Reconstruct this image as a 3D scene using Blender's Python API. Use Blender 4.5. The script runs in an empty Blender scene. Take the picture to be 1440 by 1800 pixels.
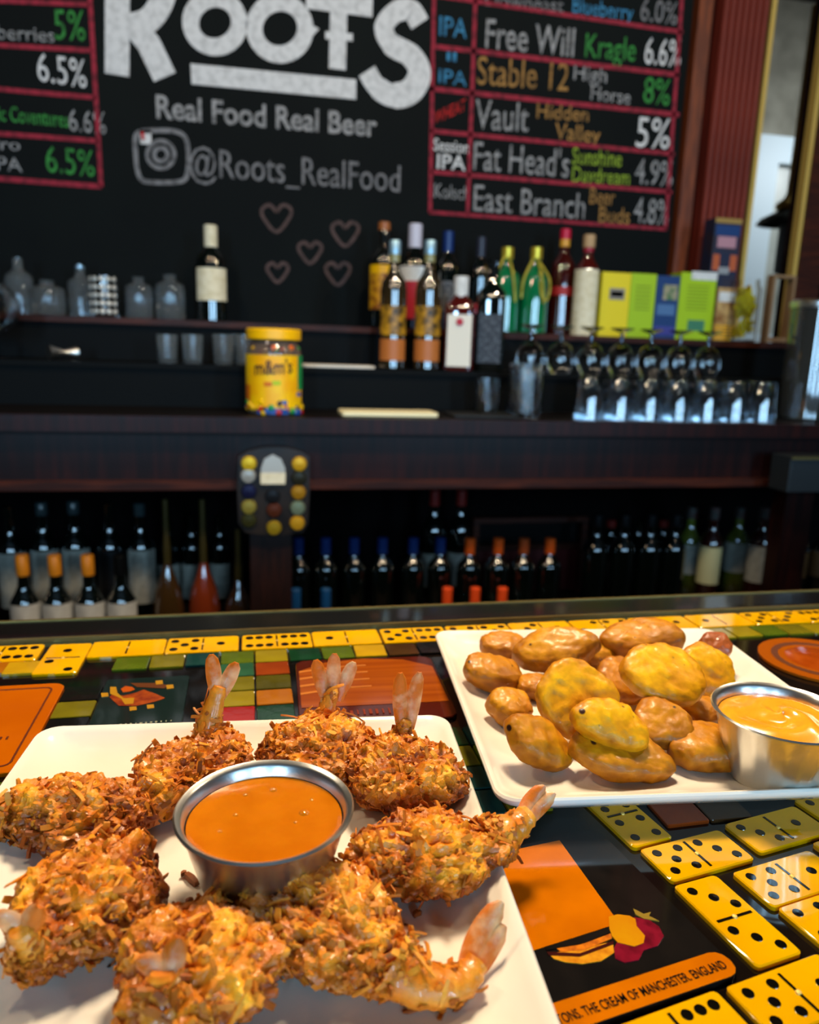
import bpy, math, random
import numpy as np
from mathutils import Vector, Matrix, noise, Euler
R = math.radians
rnd = random.Random(7)

# ------------------------------------------------------------------ camera, world, lights, exposure
# metres; X runs along the bar, Y away from the camera, z = 0 is the bar top
sc = bpy.context.scene
F, PITCH, ROLL, YAW, EYE = 1333.4, R(12.195), R(1.895), R(12.194), 0.235
fw = Vector((math.sin(YAW) * math.cos(PITCH), math.cos(YAW) * math.cos(PITCH), -math.sin(PITCH)))
rt0 = Vector((math.cos(YAW), -math.sin(YAW), 0))
up0 = rt0.cross(fw)
rt = rt0 * math.cos(ROLL) + up0 * math.sin(ROLL)
up = up0 * math.cos(ROLL) - rt0 * math.sin(ROLL)
cd = bpy.data.cameras.new('camera')
cam = bpy.data.objects.new('camera', cd)
sc.collection.objects.link(cam)
sc.camera = cam
cd.sensor_fit = 'HORIZONTAL'
cd.sensor_width = 36
cd.lens = 36 * F / 1440
cd.clip_start = 0.01
M3 = Matrix((rt, up, -fw)).transposed()
cam.matrix_world = Matrix.Translation((0, 0, EYE)) @ M3.to_4x4()
cd.dof.use_dof = True
cd.dof.focus_distance = 0.385
cd.dof.aperture_fstop = 10.5

w = bpy.data.worlds.new('world')
sc.world = w
w.use_nodes = True
w.node_tree.nodes['Background'].inputs[0].default_value = (0.5, 0.62, 0.8, 1)
w.node_tree.nodes['Background'].inputs[1].default_value = 0.05
sc.view_settings.view_transform = 'Standard'
sc.view_settings.look = 'None'
sc.view_settings.gamma = 1
sc.view_settings.exposure = 0.0
sc.view_settings.use_curve_mapping = False


def area(name, loc, target, size, power, col, size_y=None, shape='RECTANGLE'):
    l = bpy.data.lights.new(name, 'AREA')
    l.shape = shape if size_y is None or shape != 'RECTANGLE' else 'RECTANGLE'
    l.size = size
    if size_y: l.size_y = size_y
    l.energy = power
    l.color = col
    o = bpy.data.objects.new(name, l)
    sc.collection.objects.link(o)
    o.location = loc
    o.rotation_euler = (Vector(target) - Vector(loc)).to_track_quat('-Z', 'Y').to_euler()
    return o


WARM = (1.0, 0.80, 0.56)
COOL = (0.40, 0.70, 1.0)
# pendants over the bar and the back bar, then daylight through the street windows behind the camera
area('bar_pendant_light', (0.26, 0.80, 1.05), (0.05, 0.35, 0), 0.24, 19, WARM, shape='DISK')
area('bar_pendant_light', (-0.70, 0.70, 1.05), (-0.4, 0.4, 0), 0.14, 4, WARM, shape='DISK')
area('bar_pendant_light', (1.20, 0.70, 1.05), (0.8, 0.5, 0), 0.14, 4, WARM, shape='DISK')
for lx in (-0.5, 0.45, 1.35):
    area('back_bar_light', (lx, 0.95, 1.45), (lx, 2.2, 0.5), 0.032, 6, WARM, shape='DISK')
for wx in (-1.35, 0.45, 2.25):
    area('window_daylight', (wx, -3.12, 0.75), (wx * 0.4, 2, 0.1), 0.36, 58, COOL, 1.6)
area('passage_fill', (2.95, 2.7, 1.3), (1.9, 3.5, 0.3), 0.4, 12, (0.88, 0.95, 1.0), shape='DISK')  # unseen fill lamp, added to light the space beyond the opening


# ------------------------------------------------------------------ photograph -> world
def ray(px, py):
    return fw + rt * ((px - 720) / F) - up * ((py - 900) / F)


def onz(px, py, z=0.0):          # point of the horizontal plane z
    d = ray(px, py); t = (z - EYE) / d.z
    return Vector((d.x * t, d.y * t, z))


def ony(px, py, Y):              # point of the vertical plane parallel to the bar
    d = ray(px, py); t = Y / d.y
    return Vector((d.x * t, Y, d.z * t + EYE))


def depth(p):
    return (p - Vector((0, 0, EYE))).dot(fw)


# ------------------------------------------------------------------ mesh helpers
C = sc.collection


class MB:
    def __init__(s): s.v = []; s.f = []

    def add(s, vs, fs, M=None):
        o = len(s.v)
        s.v += [tuple(M @ Vector(v)) if M is not None else tuple(v) for v in vs]
        s.f += [tuple(o + i for i in f) for f in fs]
        return s

    def box(s, cx, cy, cz, sx, sy, sz, M=None):
        vs = [(cx + a * sx / 2, cy + b * sy / 2, cz + c * sz / 2) for a in (-1, 1) for b in (-1, 1) for c in (-1, 1)]
        fs = [(0, 1, 3, 2), (4, 6, 7, 5), (0, 4, 5, 1), (2, 3, 7, 6), (0, 2, 6, 4), (1, 5, 7, 3)]
        return s.add(vs, fs, M)

    def lathe(s, prof, seg=32, M=None, a0=0, a1=360, close=True):
        full = abs(a1 - a0) >= 360
        n = seg if full else seg + 1
        vs = []; fs = []
        for r, z in prof:
            for i in range(n):
                a = R(a0 + (a1 - a0) * i / seg)
                vs.append((r * math.cos(a), r * math.sin(a), z))
        for j in range(len(prof) - 1):
            for i in range(seg):
                k = (i + 1) % n
                fs.append((j * n + i, j * n + k, (j + 1) * n + k, (j + 1) * n + i))
        if full and close:
            if prof[0][0] > 1e-6: fs.append(tuple(reversed(range(n))))
            if prof[-1][0] > 1e-6: fs.append(tuple((len(prof) - 1) * n + i for i in range(n)))
        return s.add(vs, fs, M)

    def tube(s, pts, rad, seg=10, flat=1.0, upv=(0, 0, 1)):
        pts = [Vector(p) for p in pts]; n = len(pts); o = len(s.v)
        for i, p in enumerate(pts):
            t = (pts[min(i + 1, n - 1)] - pts[max(i - 1, 0)]).normalized()
            a = t.cross(Vector(upv))
            if a.length < 1e-4: a = t.cross(Vector((1, 0, 0)))
            a.normalize(); b = a.cross(t)
            r = rad[i] if isinstance(rad, (list, tuple)) else rad
            for k in range(seg):
                th = 2 * math.pi * k / seg
                s.v.append(tuple(p + a * (r * math.cos(th)) + b * (r * flat * math.sin(th))))
        for i in range(n - 1):
            for k in range(seg):
                k2 = (k + 1) % seg
                s.f.append((o + i * seg + k, o + i * seg + k2, o + (i + 1) * seg + k2, o + (i + 1) * seg + k))
        s.f.append(tuple(o + k for k in reversed(range(seg))))
        s.f.append(tuple(o + (n - 1) * seg + k for k in range(seg)))
        return s

    def prism(s, poly, z0, z1, M=None):
        n = len(poly)
        a = sum(poly[i][0] * poly[(i + 1) % n][1] - poly[(i + 1) % n][0] * poly[i][1] for i in range(n))
        if a < 0: poly = poly[::-1]
        vs = [(x, y, z0) for x, y in poly] + [(x, y, z1) for x, y in poly]
        fs = [tuple(reversed(range(n))), tuple(range(n, 2 * n))] + [(i, (i + 1) % n, n + (i + 1) % n, n + i) for i in range(n)]
        return s.add(vs, fs, M)

    def loops(s, Ls, cap0=True, cap1=True):
        o = len(s.v); n = len(Ls[0])
        for L in Ls: s.v += [tuple(p) for p in L]
        for j in range(len(Ls) - 1):
            for i in range(n):
                k = (i + 1) % n
                s.f.append((o + j * n + i, o + j * n + k, o + (j + 1) * n + k, o + (j + 1) * n + i))
        if cap0: s.f.append(tuple(o + i for i in reversed(range(n))))
        if cap1: s.f.append(tuple(o + (len(Ls) - 1) * n + i for i in range(n)))
        return s

    def mesh(s, name, mat, smooth=True):
        me = bpy.data.meshes.new(name)
        me.from_pydata(s.v, [], s.f)
        me.materials.append(mat)
        if smooth:
            me.polygons.foreach_set('use_smooth', [len(f) < 8 for f in s.f])
            try: me.set_sharp_from_angle(angle=R(38))
            except Exception: pass
            me.polygons.foreach_set('use_smooth', [len(f) < 8 for f in s.f])
        me.update()
        return me

    def build(s, name, mat, parent=None, smooth=True, loc=(0, 0, 0), rot=(0, 0, 0)):
        return link(name, s.mesh(name, mat, smooth), parent, loc, rot)


def link(name, me, parent=None, loc=(0, 0, 0), rot=(0, 0, 0)):
    o = bpy.data.objects.new(name, me)
    C.objects.link(o)
    o.location = loc; o.rotation_euler = rot
    if parent is not None: o.parent = parent
    return o


def tag(o, label=None, cat=None, group=None, kind=None):
    if label: o['label'] = label
    if cat: o['category'] = cat
    if group: o['group'] = group
    if kind: o['kind'] = kind
    return o


def thing(name, loc, label, cat, group=None, rz=0.0):
    o = bpy.data.objects.new(name, None)
    C.objects.link(o)
    o.empty_display_size = 0.02
    o.location = loc; o.rotation_euler = (0, 0, rz)
    return tag(o, label, cat, group)


def rsq(half, r, z, n=6, cx=0, cy=0, hy=None, M=None):     # rounded rectangle loop
    hy = half if hy is None else hy
    out = []
    for q, (sx, sy) in enumerate(((1, 1), (-1, 1), (-1, -1), (1, -1))):
        for i in range(n + 1):
            a = R(90 * q + 90 * i / n)
            out.append((cx + sx * (half - r) + r * math.cos(a), cy + sy * (hy - r) + r * math.sin(a), z))
    return out


def rbox(mb, hx, hy, z0, z1, r=0.003, e=0.0006, cx=0, cy=0, M=None, n=3):
    Ls = [rsq(hx - e, r, z0, n, cx, cy, hy - e), rsq(hx, r, z0 + e, n, cx, cy, hy),
          rsq(hx, r, z1 - e, n, cx, cy, hy), rsq(hx - e, r, z1, n, cx, cy, hy - e)]
    if M is not None: Ls = [[tuple(M @ Vector(p)) for p in L] for L in Ls]
    return mb.loops(Ls)


def spline(pts, n=8):
    P = [Vector(p) for p in pts]; out = []
    for i in range(len(P) - 1):
        p0 = P[max(i - 1, 0)]; p1 = P[i]; p2 = P[i + 1]; p3 = P[min(i + 2, len(P) - 1)]
        for k in range(n):
            t = k / n
            out.append(0.5 * ((2 * p1) + (p2 - p0) * t + (2 * p0 - 5 * p1 + 4 * p2 - p3) * t * t + (3 * p1 - p0 - 3 * p2 + p3) * t ** 3))
    out.append(P[-1])
    return out


# ------------------------------------------------------------------ materials
def lin(c):
    if isinstance(c, str):
        c = tuple(int(c[i:i + 2], 16) / 255 for i in (0, 2, 4))
    return tuple(x / 12.92 if x <= 0.04045 else ((x + 0.055) / 1.055) ** 2.4 for x in c) + (1,)


MATS = {}


def mat(name, col, rough=0.5, metal=0, coat=0, trans=0, ior=1.45, spec=0.5, col2=None, nscale=20, ndetail=4, lo=0.4, hi=0.65,
        bump=0, bscale=200, sss=0, emit=0, vcol=False, stretch=None, sssr=(1, .4, .15), ssss=0.004):
    if name in MATS: return MATS[name]
    m = bpy.data.materials.new(name); m.use_nodes = True
    nt = m.node_tree; b = nt.nodes['Principled BSDF']
    c = lin(col)
    b.inputs['Base Color'].default_value = c
    b.inputs['Roughness'].default_value = rough
    b.inputs['Metallic'].default_value = metal
    b.inputs['Coat Weight'].default_value = coat
    b.inputs['Coat Roughness'].default_value = 0.03
    if coat >= 1: b.inputs['Coat IOR'].default_value = 2.0
    b.inputs['Transmission Weight'].default_value = trans
    b.inputs['IOR'].default_value = ior
    b.inputs['Specular IOR Level'].default_value = spec
    if sss:
        b.inputs['Subsurface Weight'].default_value = sss
        b.inputs['Subsurface Radius'].default_value = sssr
        b.inputs['Subsurface Scale'].default_value = ssss
    if emit:
        b.inputs['Emission Color'].default_value = c
        b.inputs['Emission Strength'].default_value = emit
    tc = None
    if col2 is not None or bump:
        tc = nt.nodes.new('ShaderNodeTexCoord')
        mp = nt.nodes.new('ShaderNodeMapping')
        nt.links.new(tc.outputs['Object'], mp.inputs[0])
        if stretch: mp.inputs['Scale'].default_value = stretch
    if col2 is not None:
        n = nt.nodes.new('ShaderNodeTexNoise'); n.inputs['Scale'].default_value = nscale; n.inputs['Detail'].default_value = ndetail
        nt.links.new(mp.outputs[0], n.inputs['Vector'])
        r = nt.nodes.new('ShaderNodeValToRGB')
        r.color_ramp.elements[0].position = lo; r.color_ramp.elements[1].position = hi
        r.color_ramp.elements[0].color = c; r.color_ramp.elements[1].color = lin(col2)
        nt.links.new(n.outputs['Fac'], r.inputs[0])
        out = r.outputs[0]
        if vcol:
            at = nt.nodes.new('ShaderNodeAttribute'); at.attribute_name = 'tone'
            mx = nt.nodes.new('ShaderNodeMix'); mx.data_type = 'RGBA'; mx.blend_type = 'MULTIPLY'; mx.inputs[0].default_value = 1
            nt.links.new(out, mx.inputs[6]); nt.links.new(at.outputs['Color'], mx.inputs[7]); out = mx.outputs[2]
        nt.links.new(out, b.inputs['Base Color'])
    if bump:
        n2 = nt.nodes.new('ShaderNodeTexNoise'); n2.inputs['Scale'].default_value = bscale; n2.inputs['Detail'].default_value = 3
        nt.links.new(mp.outputs[0], n2.inputs['Vector'])
        bp = nt.nodes.new('ShaderNodeBump'); bp.inputs['Strength'].default_value = bump; bp.inputs['Distance'].default_value = 0.001
        nt.links.new(n2.outputs['Fac'], bp.inputs['Height']); nt.links.new(bp.outputs[0], b.inputs['Normal'])
    MATS[name] = m
    return m


board_m = mat('chalkboard_black', '070b0b', 0.7, spec=.12, col2='0e1412', nscale=2.2, lo=.45, hi=.85)
wood = mat('mahogany', '160605', 0.4, spec=.25, col2='280b07', nscale=9, stretch=(8, 8, .6), bump=.1, bscale=60)
redwood = mat('red_mahogany', '561a10', 0.6, spec=.3, col2='7c2c1e', nscale=10, stretch=(10, 10, .5))
brownwood = mat('brown_trim_wood', '2a1008', 0.5, spec=.25, col2='4a1e0c', nscale=14, stretch=(.6, 8, 8))
darkwood = mat('black_stained_wood', '060404', 0.5, spec=.2, col2='0e0806', nscale=9, stretch=(.6, 8, 8))
blackm = mat('black_lacquer', '040505', 0.6, spec=.12)
resin_black = mat('black_resin', '0a0908', 0.06, coat=.3, col2='17100c', nscale=30)
brass = mat('brass', 'dcb45a', 0.5, .4)
brass_d = mat('dull_brass', '8f7a48', 0.45, 1, bump=.3, bscale=300)
steel = mat('steel', 'dcdcd8', 0.30, 1, bump=.15, bscale=120)
porcelain = mat('white_porcelain', 'eee6d6', 0.14, coat=.5, spec=.5)
glass = mat('clear_glass', 'ffffff', 0.02, trans=1, ior=1.7)
glass_b = mat('pale_blue_glass', 'eaf4fc', 0.04, trans=1, ior=1.75, coat=1)
glass_b.node_tree.nodes['Principled BSDF'].inputs['Coat IOR'].default_value = 2.0
dark_glass = mat('dark_bottle_glass', '060b08', 0.06, coat=1)
for _m in (dark_glass,): _m.node_tree.nodes['Principled BSDF'].inputs['Coat IOR'].default_value = 2.0
amber = mat('amber_spirit', 'b9661a', 0.08, coat=1, col2='8a4310', nscale=12)
pale_liq = mat('pale_gold_spirit', 'c8b98a', 0.08, coat=1)
red_liq = mat('dark_red_spirit', '4b0f0a', 0.08, coat=1)
green_glass = mat('green_bottle_glass', '077040', 0.08, coat=1)
cream = mat('cream_paper', 'e8dcbc', 0.7, col2='d9caa4', nscale=60)
white_p = mat('white_paper', 'dcdcd8', 0.65, col2='c9c9c6', nscale=60)
grey_p = mat('grey_paper', '8f9396', 0.65)
black_p = mat('black_paper', '0d0d0f', 0.5)
yellow_pl = mat('yellow_plastic', 'f5b800', 0.4)
gold_p = mat('gold_paper', 'd69a18', 0.4, col2='8a4b12', nscale=70, lo=.45, hi=.6)
lime_p = mat('lime_card', 'a3c400', 0.5)
yel_p = mat('yellow_card', 'e8cf00', 0.5)
blue_p = mat('blue_card', '10356b', 0.5)
ltblue = mat('light_blue_foil', '9ec4d8', 0.3, .5)
red_p = mat('red_paper', 'b3122a', 0.5)
orange_p = mat('orange_foil', 'e85a12', 0.4)
amber_f = mat('ochre_foil', 'c77a14', 0.4)
blue_f = mat('blue_foil', '0f2c66', 0.35)
darkred_f = mat('dark_red_foil', '6d1a14', 0.4)
tan_p = mat('tan_paper', '8a6a48', 0.6)
copper = mat('copper_liquid', '7a2e12', 0.15, coat=1)
olive_pl = mat('olive_plastic', '3c3212', 0.3)


def chalk(name, col, k=0.75):
    return mat('chalk_' + name, col, 0.9, col2=tuple(int(col[i:i + 2], 16) / 255 * k for i in (0, 2, 4)), nscale=55, lo=.42, hi=.7)


ch_white = chalk('white', 'd6d4d2', .86)
ch_soft = chalk('soft_white', '9a9897', .6)
ch_dim = chalk('dim_white', '7d7b7c', .6)
ch_red = chalk('red', '9a2436', .6)
ch_green = chalk('green', '358a3a', .6)
ch_blue = chalk('blue', '3b84ad', .6)
ch_gold = chalk('gold', 'a2763c', .65)
ch_lime = chalk('lime', '8aa52c', .65)
ch_brt = chalk('bright_red', 'b81d1d', .7)
ch_mauve = chalk('mauve', '57433f', .7)

# ------------------------------------------------------------------ the room
YB = 2.25       # plane of the chalkboard wall
bR0, bR1 = ony(1222, 0, YB), ony(1178, 400, YB)
XB = (bR0.x + bR1.x) / 2
TIER = ((1.65, .083), (1.85, .182), (2.03, .285))
ZF = -1.07
XP1 = ony(1330, 200, YB).x      # left edge of the glazed opening
XP2 = ony(1424, 200, YB).x      # right edge
plaster_dark = mat('dark_plaster', '14100e', .8, col2='1c1613', nscale=4)
floor_m = mat('dark_floor_boards', '1c120c', .45, col2='2a1a10', nscale=8, stretch=(1, 10, 1))


def struct(name, mb, m, **k):
    return tag(mb.build(name, m, smooth=False, **k), kind='structure')


struct('floor', MB().box(0, 0.1, ZF - .03, 8, 7.6, .06), floor_m)
struct('ceiling', MB().box(0, 0.1, 1.93, 8, 7.6, .06), plaster_dark)
struct('wall_left', MB().box(-4.03, 0.1, .42, .06, 7.6, 3.0), plaster_dark)
struct('wall_right', MB().box(4.03, 0.1, .42, .06, 7.6, 3.0), plaster_dark)
struct('wall_back', MB().box((-4 + XP1) / 2, YB + .03, .42, XP1 + 4, .02, 3.0)
       .box((4 + XP2) / 2, YB + .03, .42, 4 - XP2, .02, 3.0)
       .box((XP1 + XP2) / 2, YB + .03, -.4, XP2 - XP1, .02, 1.36), wood)
wf = MB()
xs = [-4, -1.7, -1.0, .1, .8, 1.9, 2.6, 4]
for i in (0, 2, 4, 6): wf.box((xs[i] + xs[i + 1]) / 2, -3.24, .42, xs[i + 1] - xs[i], .06, 3.0)
for i in (1, 3, 5):
    wf.box((xs[i] + xs[i + 1]) / 2, -3.24, -.6, xs[i + 1] - xs[i], .06, .94)
    wf.box((xs[i] + xs[i + 1]) / 2, -3.24, 1.8, xs[i + 1] - xs[i], .06, .24)
struct('reflection_block', MB().box((XP1 + XP2) / 2, YB + .03, 1.66, XP2 - XP1, .02, .52), wood)  # unseen header, added to keep the lit passage wall out of the bar's reflections
struct('wall_front', wf, plaster_dark)
# room seen through the glazed opening
stone = mat('mottled_grey_plaster', '6f6c5f', .8, col2='9a9788', nscale=7, ndetail=6, lo=.3, hi=.7)
struct('wall_passage', MB().box(2.2, 3.6, .42, 3.6, .06, 3.0), stone)
pw = ony(1316, 242, 3.5); pwr = ony(1450, 242, 3.5)
palew = mat('pale_blue_paint', 'c4d6de', .45)
win = thing('window_1', (0, 0, 0), None, None); tag(win, kind='structure')
zt = ony(1370, 242, 3.5).z; zb = ony(1370, 560, 3.5).z - .2
xl = ony(1322, 300, 3.5).x; xr = xl + .62
fr = MB().box(xl + .06, 3.5, (zt + zb) / 2, .12, .06, zt - zb).box(xr - .06, 3.5, (zt + zb) / 2, .12, .06, zt - zb)
fr.box((xl + xr) / 2, 3.5, zt - .06, xr - xl - .24, .06, .12).box((xl + xr) / 2, 3.5, zb + .06, xr - xl - .24, .06, .12)
fr.build('window_frame', palew, win, False)
MB().box((xl + xr) / 2, 3.52, (zt + zb) / 2, xr - xl - .24, .01, zt - zb - .24).build(
    'pane', mat('frosted_pane', 'a9aea6', .3, col2='8d9289', nscale=5), win, False)
MB().box((xl + xr) / 2 + .02, 3.5, (zt + zb) / 2, .03, .04, zt - zb - .24).build('glazing_bar', palew, win, False)

# reeded mahogany pilaster and the brass-lined opening
zp0, zp1 = TIER[2][1], 1.9
pil = thing('wood_pilaster', (XB, YB, zp0), 'reeded dark red mahogany pilaster standing between the chalkboard and the glazed opening', 'pilaster')
xa = ony(1262, 100, 2.2).x - XB; xb = ony(1342, 100, 2.2).x - XB
MB().box(.028, -.005, (zp1 - zp0) / 2, .044, .04, zp1 - zp0).build('edge_moulding', mat('warm_trim_wood', '5c280e', .5, col2='7a3814', nscale=12, stretch=(8, 8, 1)), pil, False)
MB().box((.05 + xa) / 2, .008, (zp1 - zp0) / 2, max(.01, xa - .05), .02, zp1 - zp0).build('groove', darkwood, pil, False)
MB().box((xa + xb) / 2, -.02, (zp1 - zp0) / 2, xb - xa, .06, zp1 - zp0).build('core', redwood, pil, False)
nr = 7
reed = None
for i in range(nr):
    rr = (xb - xa) / nr / 2
    prof = [(rr * .96, 0), (rr * .96, zp1 - zp0)]
    if reed is None: reed = MB().lathe(prof, 12, a0=180, a1=360, close=False).mesh('reed', redwood)
    link('reed', reed, pil, (xa + rr * (2 * i + 1), -.05, 0))
tr = thing('trim_1', (XP1, YB, 0), None, None); tag(tr, kind='structure')
for xx in (0.0, XP2 - XP1):
    MB().box(xx, -.012, 1.1, .014, .03, 1.6).build('brass_bead', brass, tr, False)
MB().box(XP2 - XP1 + .05, -.01, 1.1, .085, .05, 1.6).build('wood_trim', brownwood, tr, False)
MB().box(XP2 - XP1 + .35, -.03, .9, .5, .12, 2.0).build('wood_panel', wood, tr, False)
MB().box((XP2 - XP1) / 2, .02, 1.1, XP2 - XP1 - .014, .004, 1.6).build('glass_pane', mat('thin_pane', 'ffffff', .0, trans=1, ior=1.01), tr, False)

# lamp with a dark dish shade beyond the opening
lp = ony(1382, 394, 2.9)
lamp = thing('pendant_lamp', (lp.x, 2.9, lp.z), 'dark dish shaded lamp with a brass top seen through the glazed opening', 'lamp')
MB().lathe([(.115, 0), (.10, .02), (.05, .045), (.02, .06), (.018, .062), (.048, .04), (.098, .014), (.112, -.002), (.115, 0)], 32, close=False).build(
    'lamp_shade', mat('dark_grey_enamel', '262b29', .4), lamp)
MB().lathe([(0.001, .052), (.045, .056), (.05, .075), (.02, .10), (.012, .12), (.008, .8), (0.001, .8)], 20).build('brass_top', brass, lamp)
MB().lathe([(.001, -.2), (.025, -.19), (.025, -.01), (.001, 0)], 16).build('glass_tube', palew, lamp)

# ------------------------------------------------------------------ chalkboard and its writing
bx0 = -1.6
cb = thing('chalkboard', (0, YB, 0), 'large black chalkboard of beer names and a white chalk logo behind the back bar', 'chalkboard')
MB().box((bx0 + XB) / 2, 0.006, (1.88 + TIER[2][1]) / 2, XB - bx0, .012, 1.88 - TIER[2][1]).build('board', board_m, cb, False)


def bp(px, py):
    p = ony(px, py, YB); return (p.x, p.z)


def to_board(mb):    # local (x, z) drawing with y thickness
    return mb


BM = Matrix(((1, 0, 0, 0), (0, 0, -1, 0), (0, 1, 0, 0), (0, 0, 0, 1)))   # (x, y) drawing -> (x, 0, y); z -> -Y


def stroke(mb, pts, wd, smooth=0, th=None, closed=False):
    th = .0012 + len(mb.v) * 4e-6 if th is None else th
    P = [Vector((p[0], p[1], 0)) for p in pts]
    if smooth: P = spline(P, smooth)
    n = len(P); L = []; Rr = []
    for i in range(n):
        a = P[(i - 1) % n] if (closed or i > 0) else P[0]
        b = P[(i + 1) % n] if (closed or i < n - 1) else P[-1]
        t = (b - a).normalized(); nn = Vector((-t.y, t.x, 0))
        ww = wd[i * (len(wd) - 1) // (n - 1)] if isinstance(wd, list) else wd
        L.append(P[i] + nn * ww / 2); Rr.append(P[i] - nn * ww / 2)
    vs = [tuple(BM @ Vector((p.x, p.y, z))) for z in (0, th) for p in L + Rr]
    fs = []
    for i in range(n if closed else n - 1):
        j = (i + 1) % n
        fs += [(2 * n + i, 2 * n + n + i, 2 * n + n + j, 2 * n + j), (i, j, n + j, n + i), (i, 2 * n + i, 2 * n + j, j), (n + i, n + j, 3 * n + j, 3 * n + i)]
    mb.add(vs, fs)
    return mb


def px_stroke(mb, pts, wpx, smooth=0, closed=False):
    d = ony(pts[0][0], pts[0][1], YB); s = depth(d) / F
    wd = [x * s for x in wpx] if isinstance(wpx, list) else wpx * s
    return stroke(mb, [bp(*p) for p in pts], wd, smooth, closed=closed)


def px_poly(mb, pts, th=.0012):
    return mb.prism([bp(*p) for p in pts], 0, th, BM)


def text_mesh(s, name, m, bold=0.0, ext=.0):
    cu = bpy.data.curves.new(name, 'FONT'); cu.body = s; cu.offset = bold; cu.extrude = ext; cu.resolution_u = 3
    o = bpy.data.objects.new(name, cu); C.objects.link(o)
    dg = bpy.context.evaluated_depsgraph_get()
    me = bpy.data.meshes.new_from_object(o.evaluated_get(dg))
    bpy.data.objects.remove(o)
    me.materials.clear(); me.materials.append(m); me.name = name
    v = np.empty(len(me.vertices) * 3); me.vertices.foreach_get('co', v); v = v.reshape(-1, 3)
    return me, v


def fit_text(me, v, ox, ux, vy, capfrac=0.72, W=None):
    """lays the text along ux (full width) with cap height vector vy from origin ox, in its parent's space"""
    x0, x1 = v[:, 0].min(), v[:, 0].max()
    ox, ux, vy = Vector(ox), Vector(ux), Vector(vy)
    nrm = ux.cross(vy).normalized()
    q = np.empty_like(v)
    for k in range(3):
        q[:, k] = ox[k] + (v[:, 0] - x0) / (x1 - x0) * ux[k] + v[:, 1] / capfrac * vy[k] + v[:, 2] * nrm[k]
    me.vertices.foreach_set('co', q.ravel()); me.update()
    return me


def chalk_text(s, a, b, cap, m, bold=.012):
    pa, pb = ony(a[0], a[1], YB), ony(b[0], b[1], YB)
    pc = ony(a[0], a[1] - cap, YB)
    me, v = text_mesh(s, 'chalk_lettering', m, bold, .0)
    v[:, 2] = 0
    fit_text(me, v, (pa.x, -.001, pa.z), (pb.x - pa.x, 0, pb.z - pa.z), (0, 0, pc.z - pa.z))
    link('chalk_lettering', me, cb)


# big chalk wordmark: thick hand-drawn letters R O O T S
def wpart(): wm.build('chalk_letter', ch_white, cb, False)


wm = MB()
px_stroke(wm, [(207, -150), (206, 132)], 42)
px_stroke(wm, [(190, -132), (262, -132), (292, -95), (290, -15), (262, 35), (215, 47)], 40, 6)
px_stroke(wm, [(240, 50), (262, 78), (290, 136)], 42)
wpart()
for cx, cy, rx, ry in ((378, 40, 43, 43), (492, 50, 45, 46)):
    wm = MB()
    px_stroke(wm, [(cx + rx * math.cos(t * math.pi / 16), cy + ry * math.sin(t * math.pi / 16)) for t in range(32)], 28, closed=True)
    wpart()
wm = MB()
px_stroke(wm, [(538, -4), (655, 12)], 34)
px_stroke(wm, [(596, 0), (593, 122)], 30)
px_stroke(wm, [(540, 45), (556, 52), (544, 62)], 10)
px_stroke(wm, [(572, 62), (620, 66)], 12)
wpart()
wm = MB()
px_stroke(wm, [(738, 42), (722, 18), (695, 22), (675, 48), (688, 78), (722, 98), (738, 128), (722, 160), (690, 168), (662, 152), (645, 125)], [36, 34, 32, 34, 38, 40, 42, 42, 38, 34, 34], 6)
wpart()
px_poly(MB(), [(335, 112), (626, 140), (626, 175), (337, 148)]).build('chalk_underline', ch_white, cb, False)
T = chalk_text
T('Real Food Real Beer', (275, 207), (662, 240), 42, ch_soft, .02)
T('@Roots_RealFood', (334, 308), (703, 338), 52, ch_dim, .0)
T('lueberries', (-48, 66), (96, 75), 27, ch_soft, 0)
T('5%', (97, 69), (151, 72), 55, ch_green, 0)
T('6.5%', (67, 142), (153, 155), 52, ch_white, 0)
T('ic Coventures', (-2, 212), (121, 224), 28, ch_green, .01)
T('6.6%', (122, 230), (187, 236), 40, ch_soft, 0)
T('Pro', (-18, 262), (36, 265), 22, ch_soft, 0)
T('IPA', (-14, 298), (40, 303), 26, ch_soft, 0)
T('6.5%', (82, 302), (167, 311), 48, ch_green, 0)
T('Downeast', (853, 10), (990, 22), 26, ch_dim, 0)
T('Blueberry', (1006, 22), (1112, 37), 30, ch_blue, 0)
T('6.0%', (1125, 36), (1189, 44), 42, ch_dim, 0)
T('IPA', (772, 62), (820, 68), 36, ch_blue, 0)
T('Free Will', (853, 84), (1008, 100), 54, ch_soft, .005)
T('Kragle', (1028, 100), (1116, 108), 44, ch_green, 0)
T('6.6%', (1132, 112), (1195, 118), 50, ch_white, 0)
T('I', (785, 107), (791, 108), 17, ch_blue, 0)
T('I', (796, 108), (802, 109), 17, ch_blue, 0)
T('IPA', (771, 146), (820, 152), 27, ch_blue, 0)
T('Stable 12', (838, 148), (998, 160), 52, ch_gold, 0)
T('High', (1008, 140), (1066, 146), 28, ch_soft, 0)
T('Horse', (1038, 175), (1107, 184), 27, ch_soft, 0)
T('8%', (1130, 180), (1176, 186), 48, ch_green, 0)
T('WHEAT', (763, 218), (818, 194), 22, ch_brt, .01)
T('Vault', (835, 226), (928, 232), 54, ch_soft, 0)
T('Hidden', (943, 207), (1034, 214), 27, ch_gold, .005)
T('Valley', (975, 244), (1054, 252), 30, ch_gold, .005)
T('5%', (1117, 258), (1176, 262), 56, ch_white, 0)
T('Session', (762, 264), (824, 270), 22, ch_white, .01)
T('IPA', (768, 296), (818, 300), 27, ch_white, .01)
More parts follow.
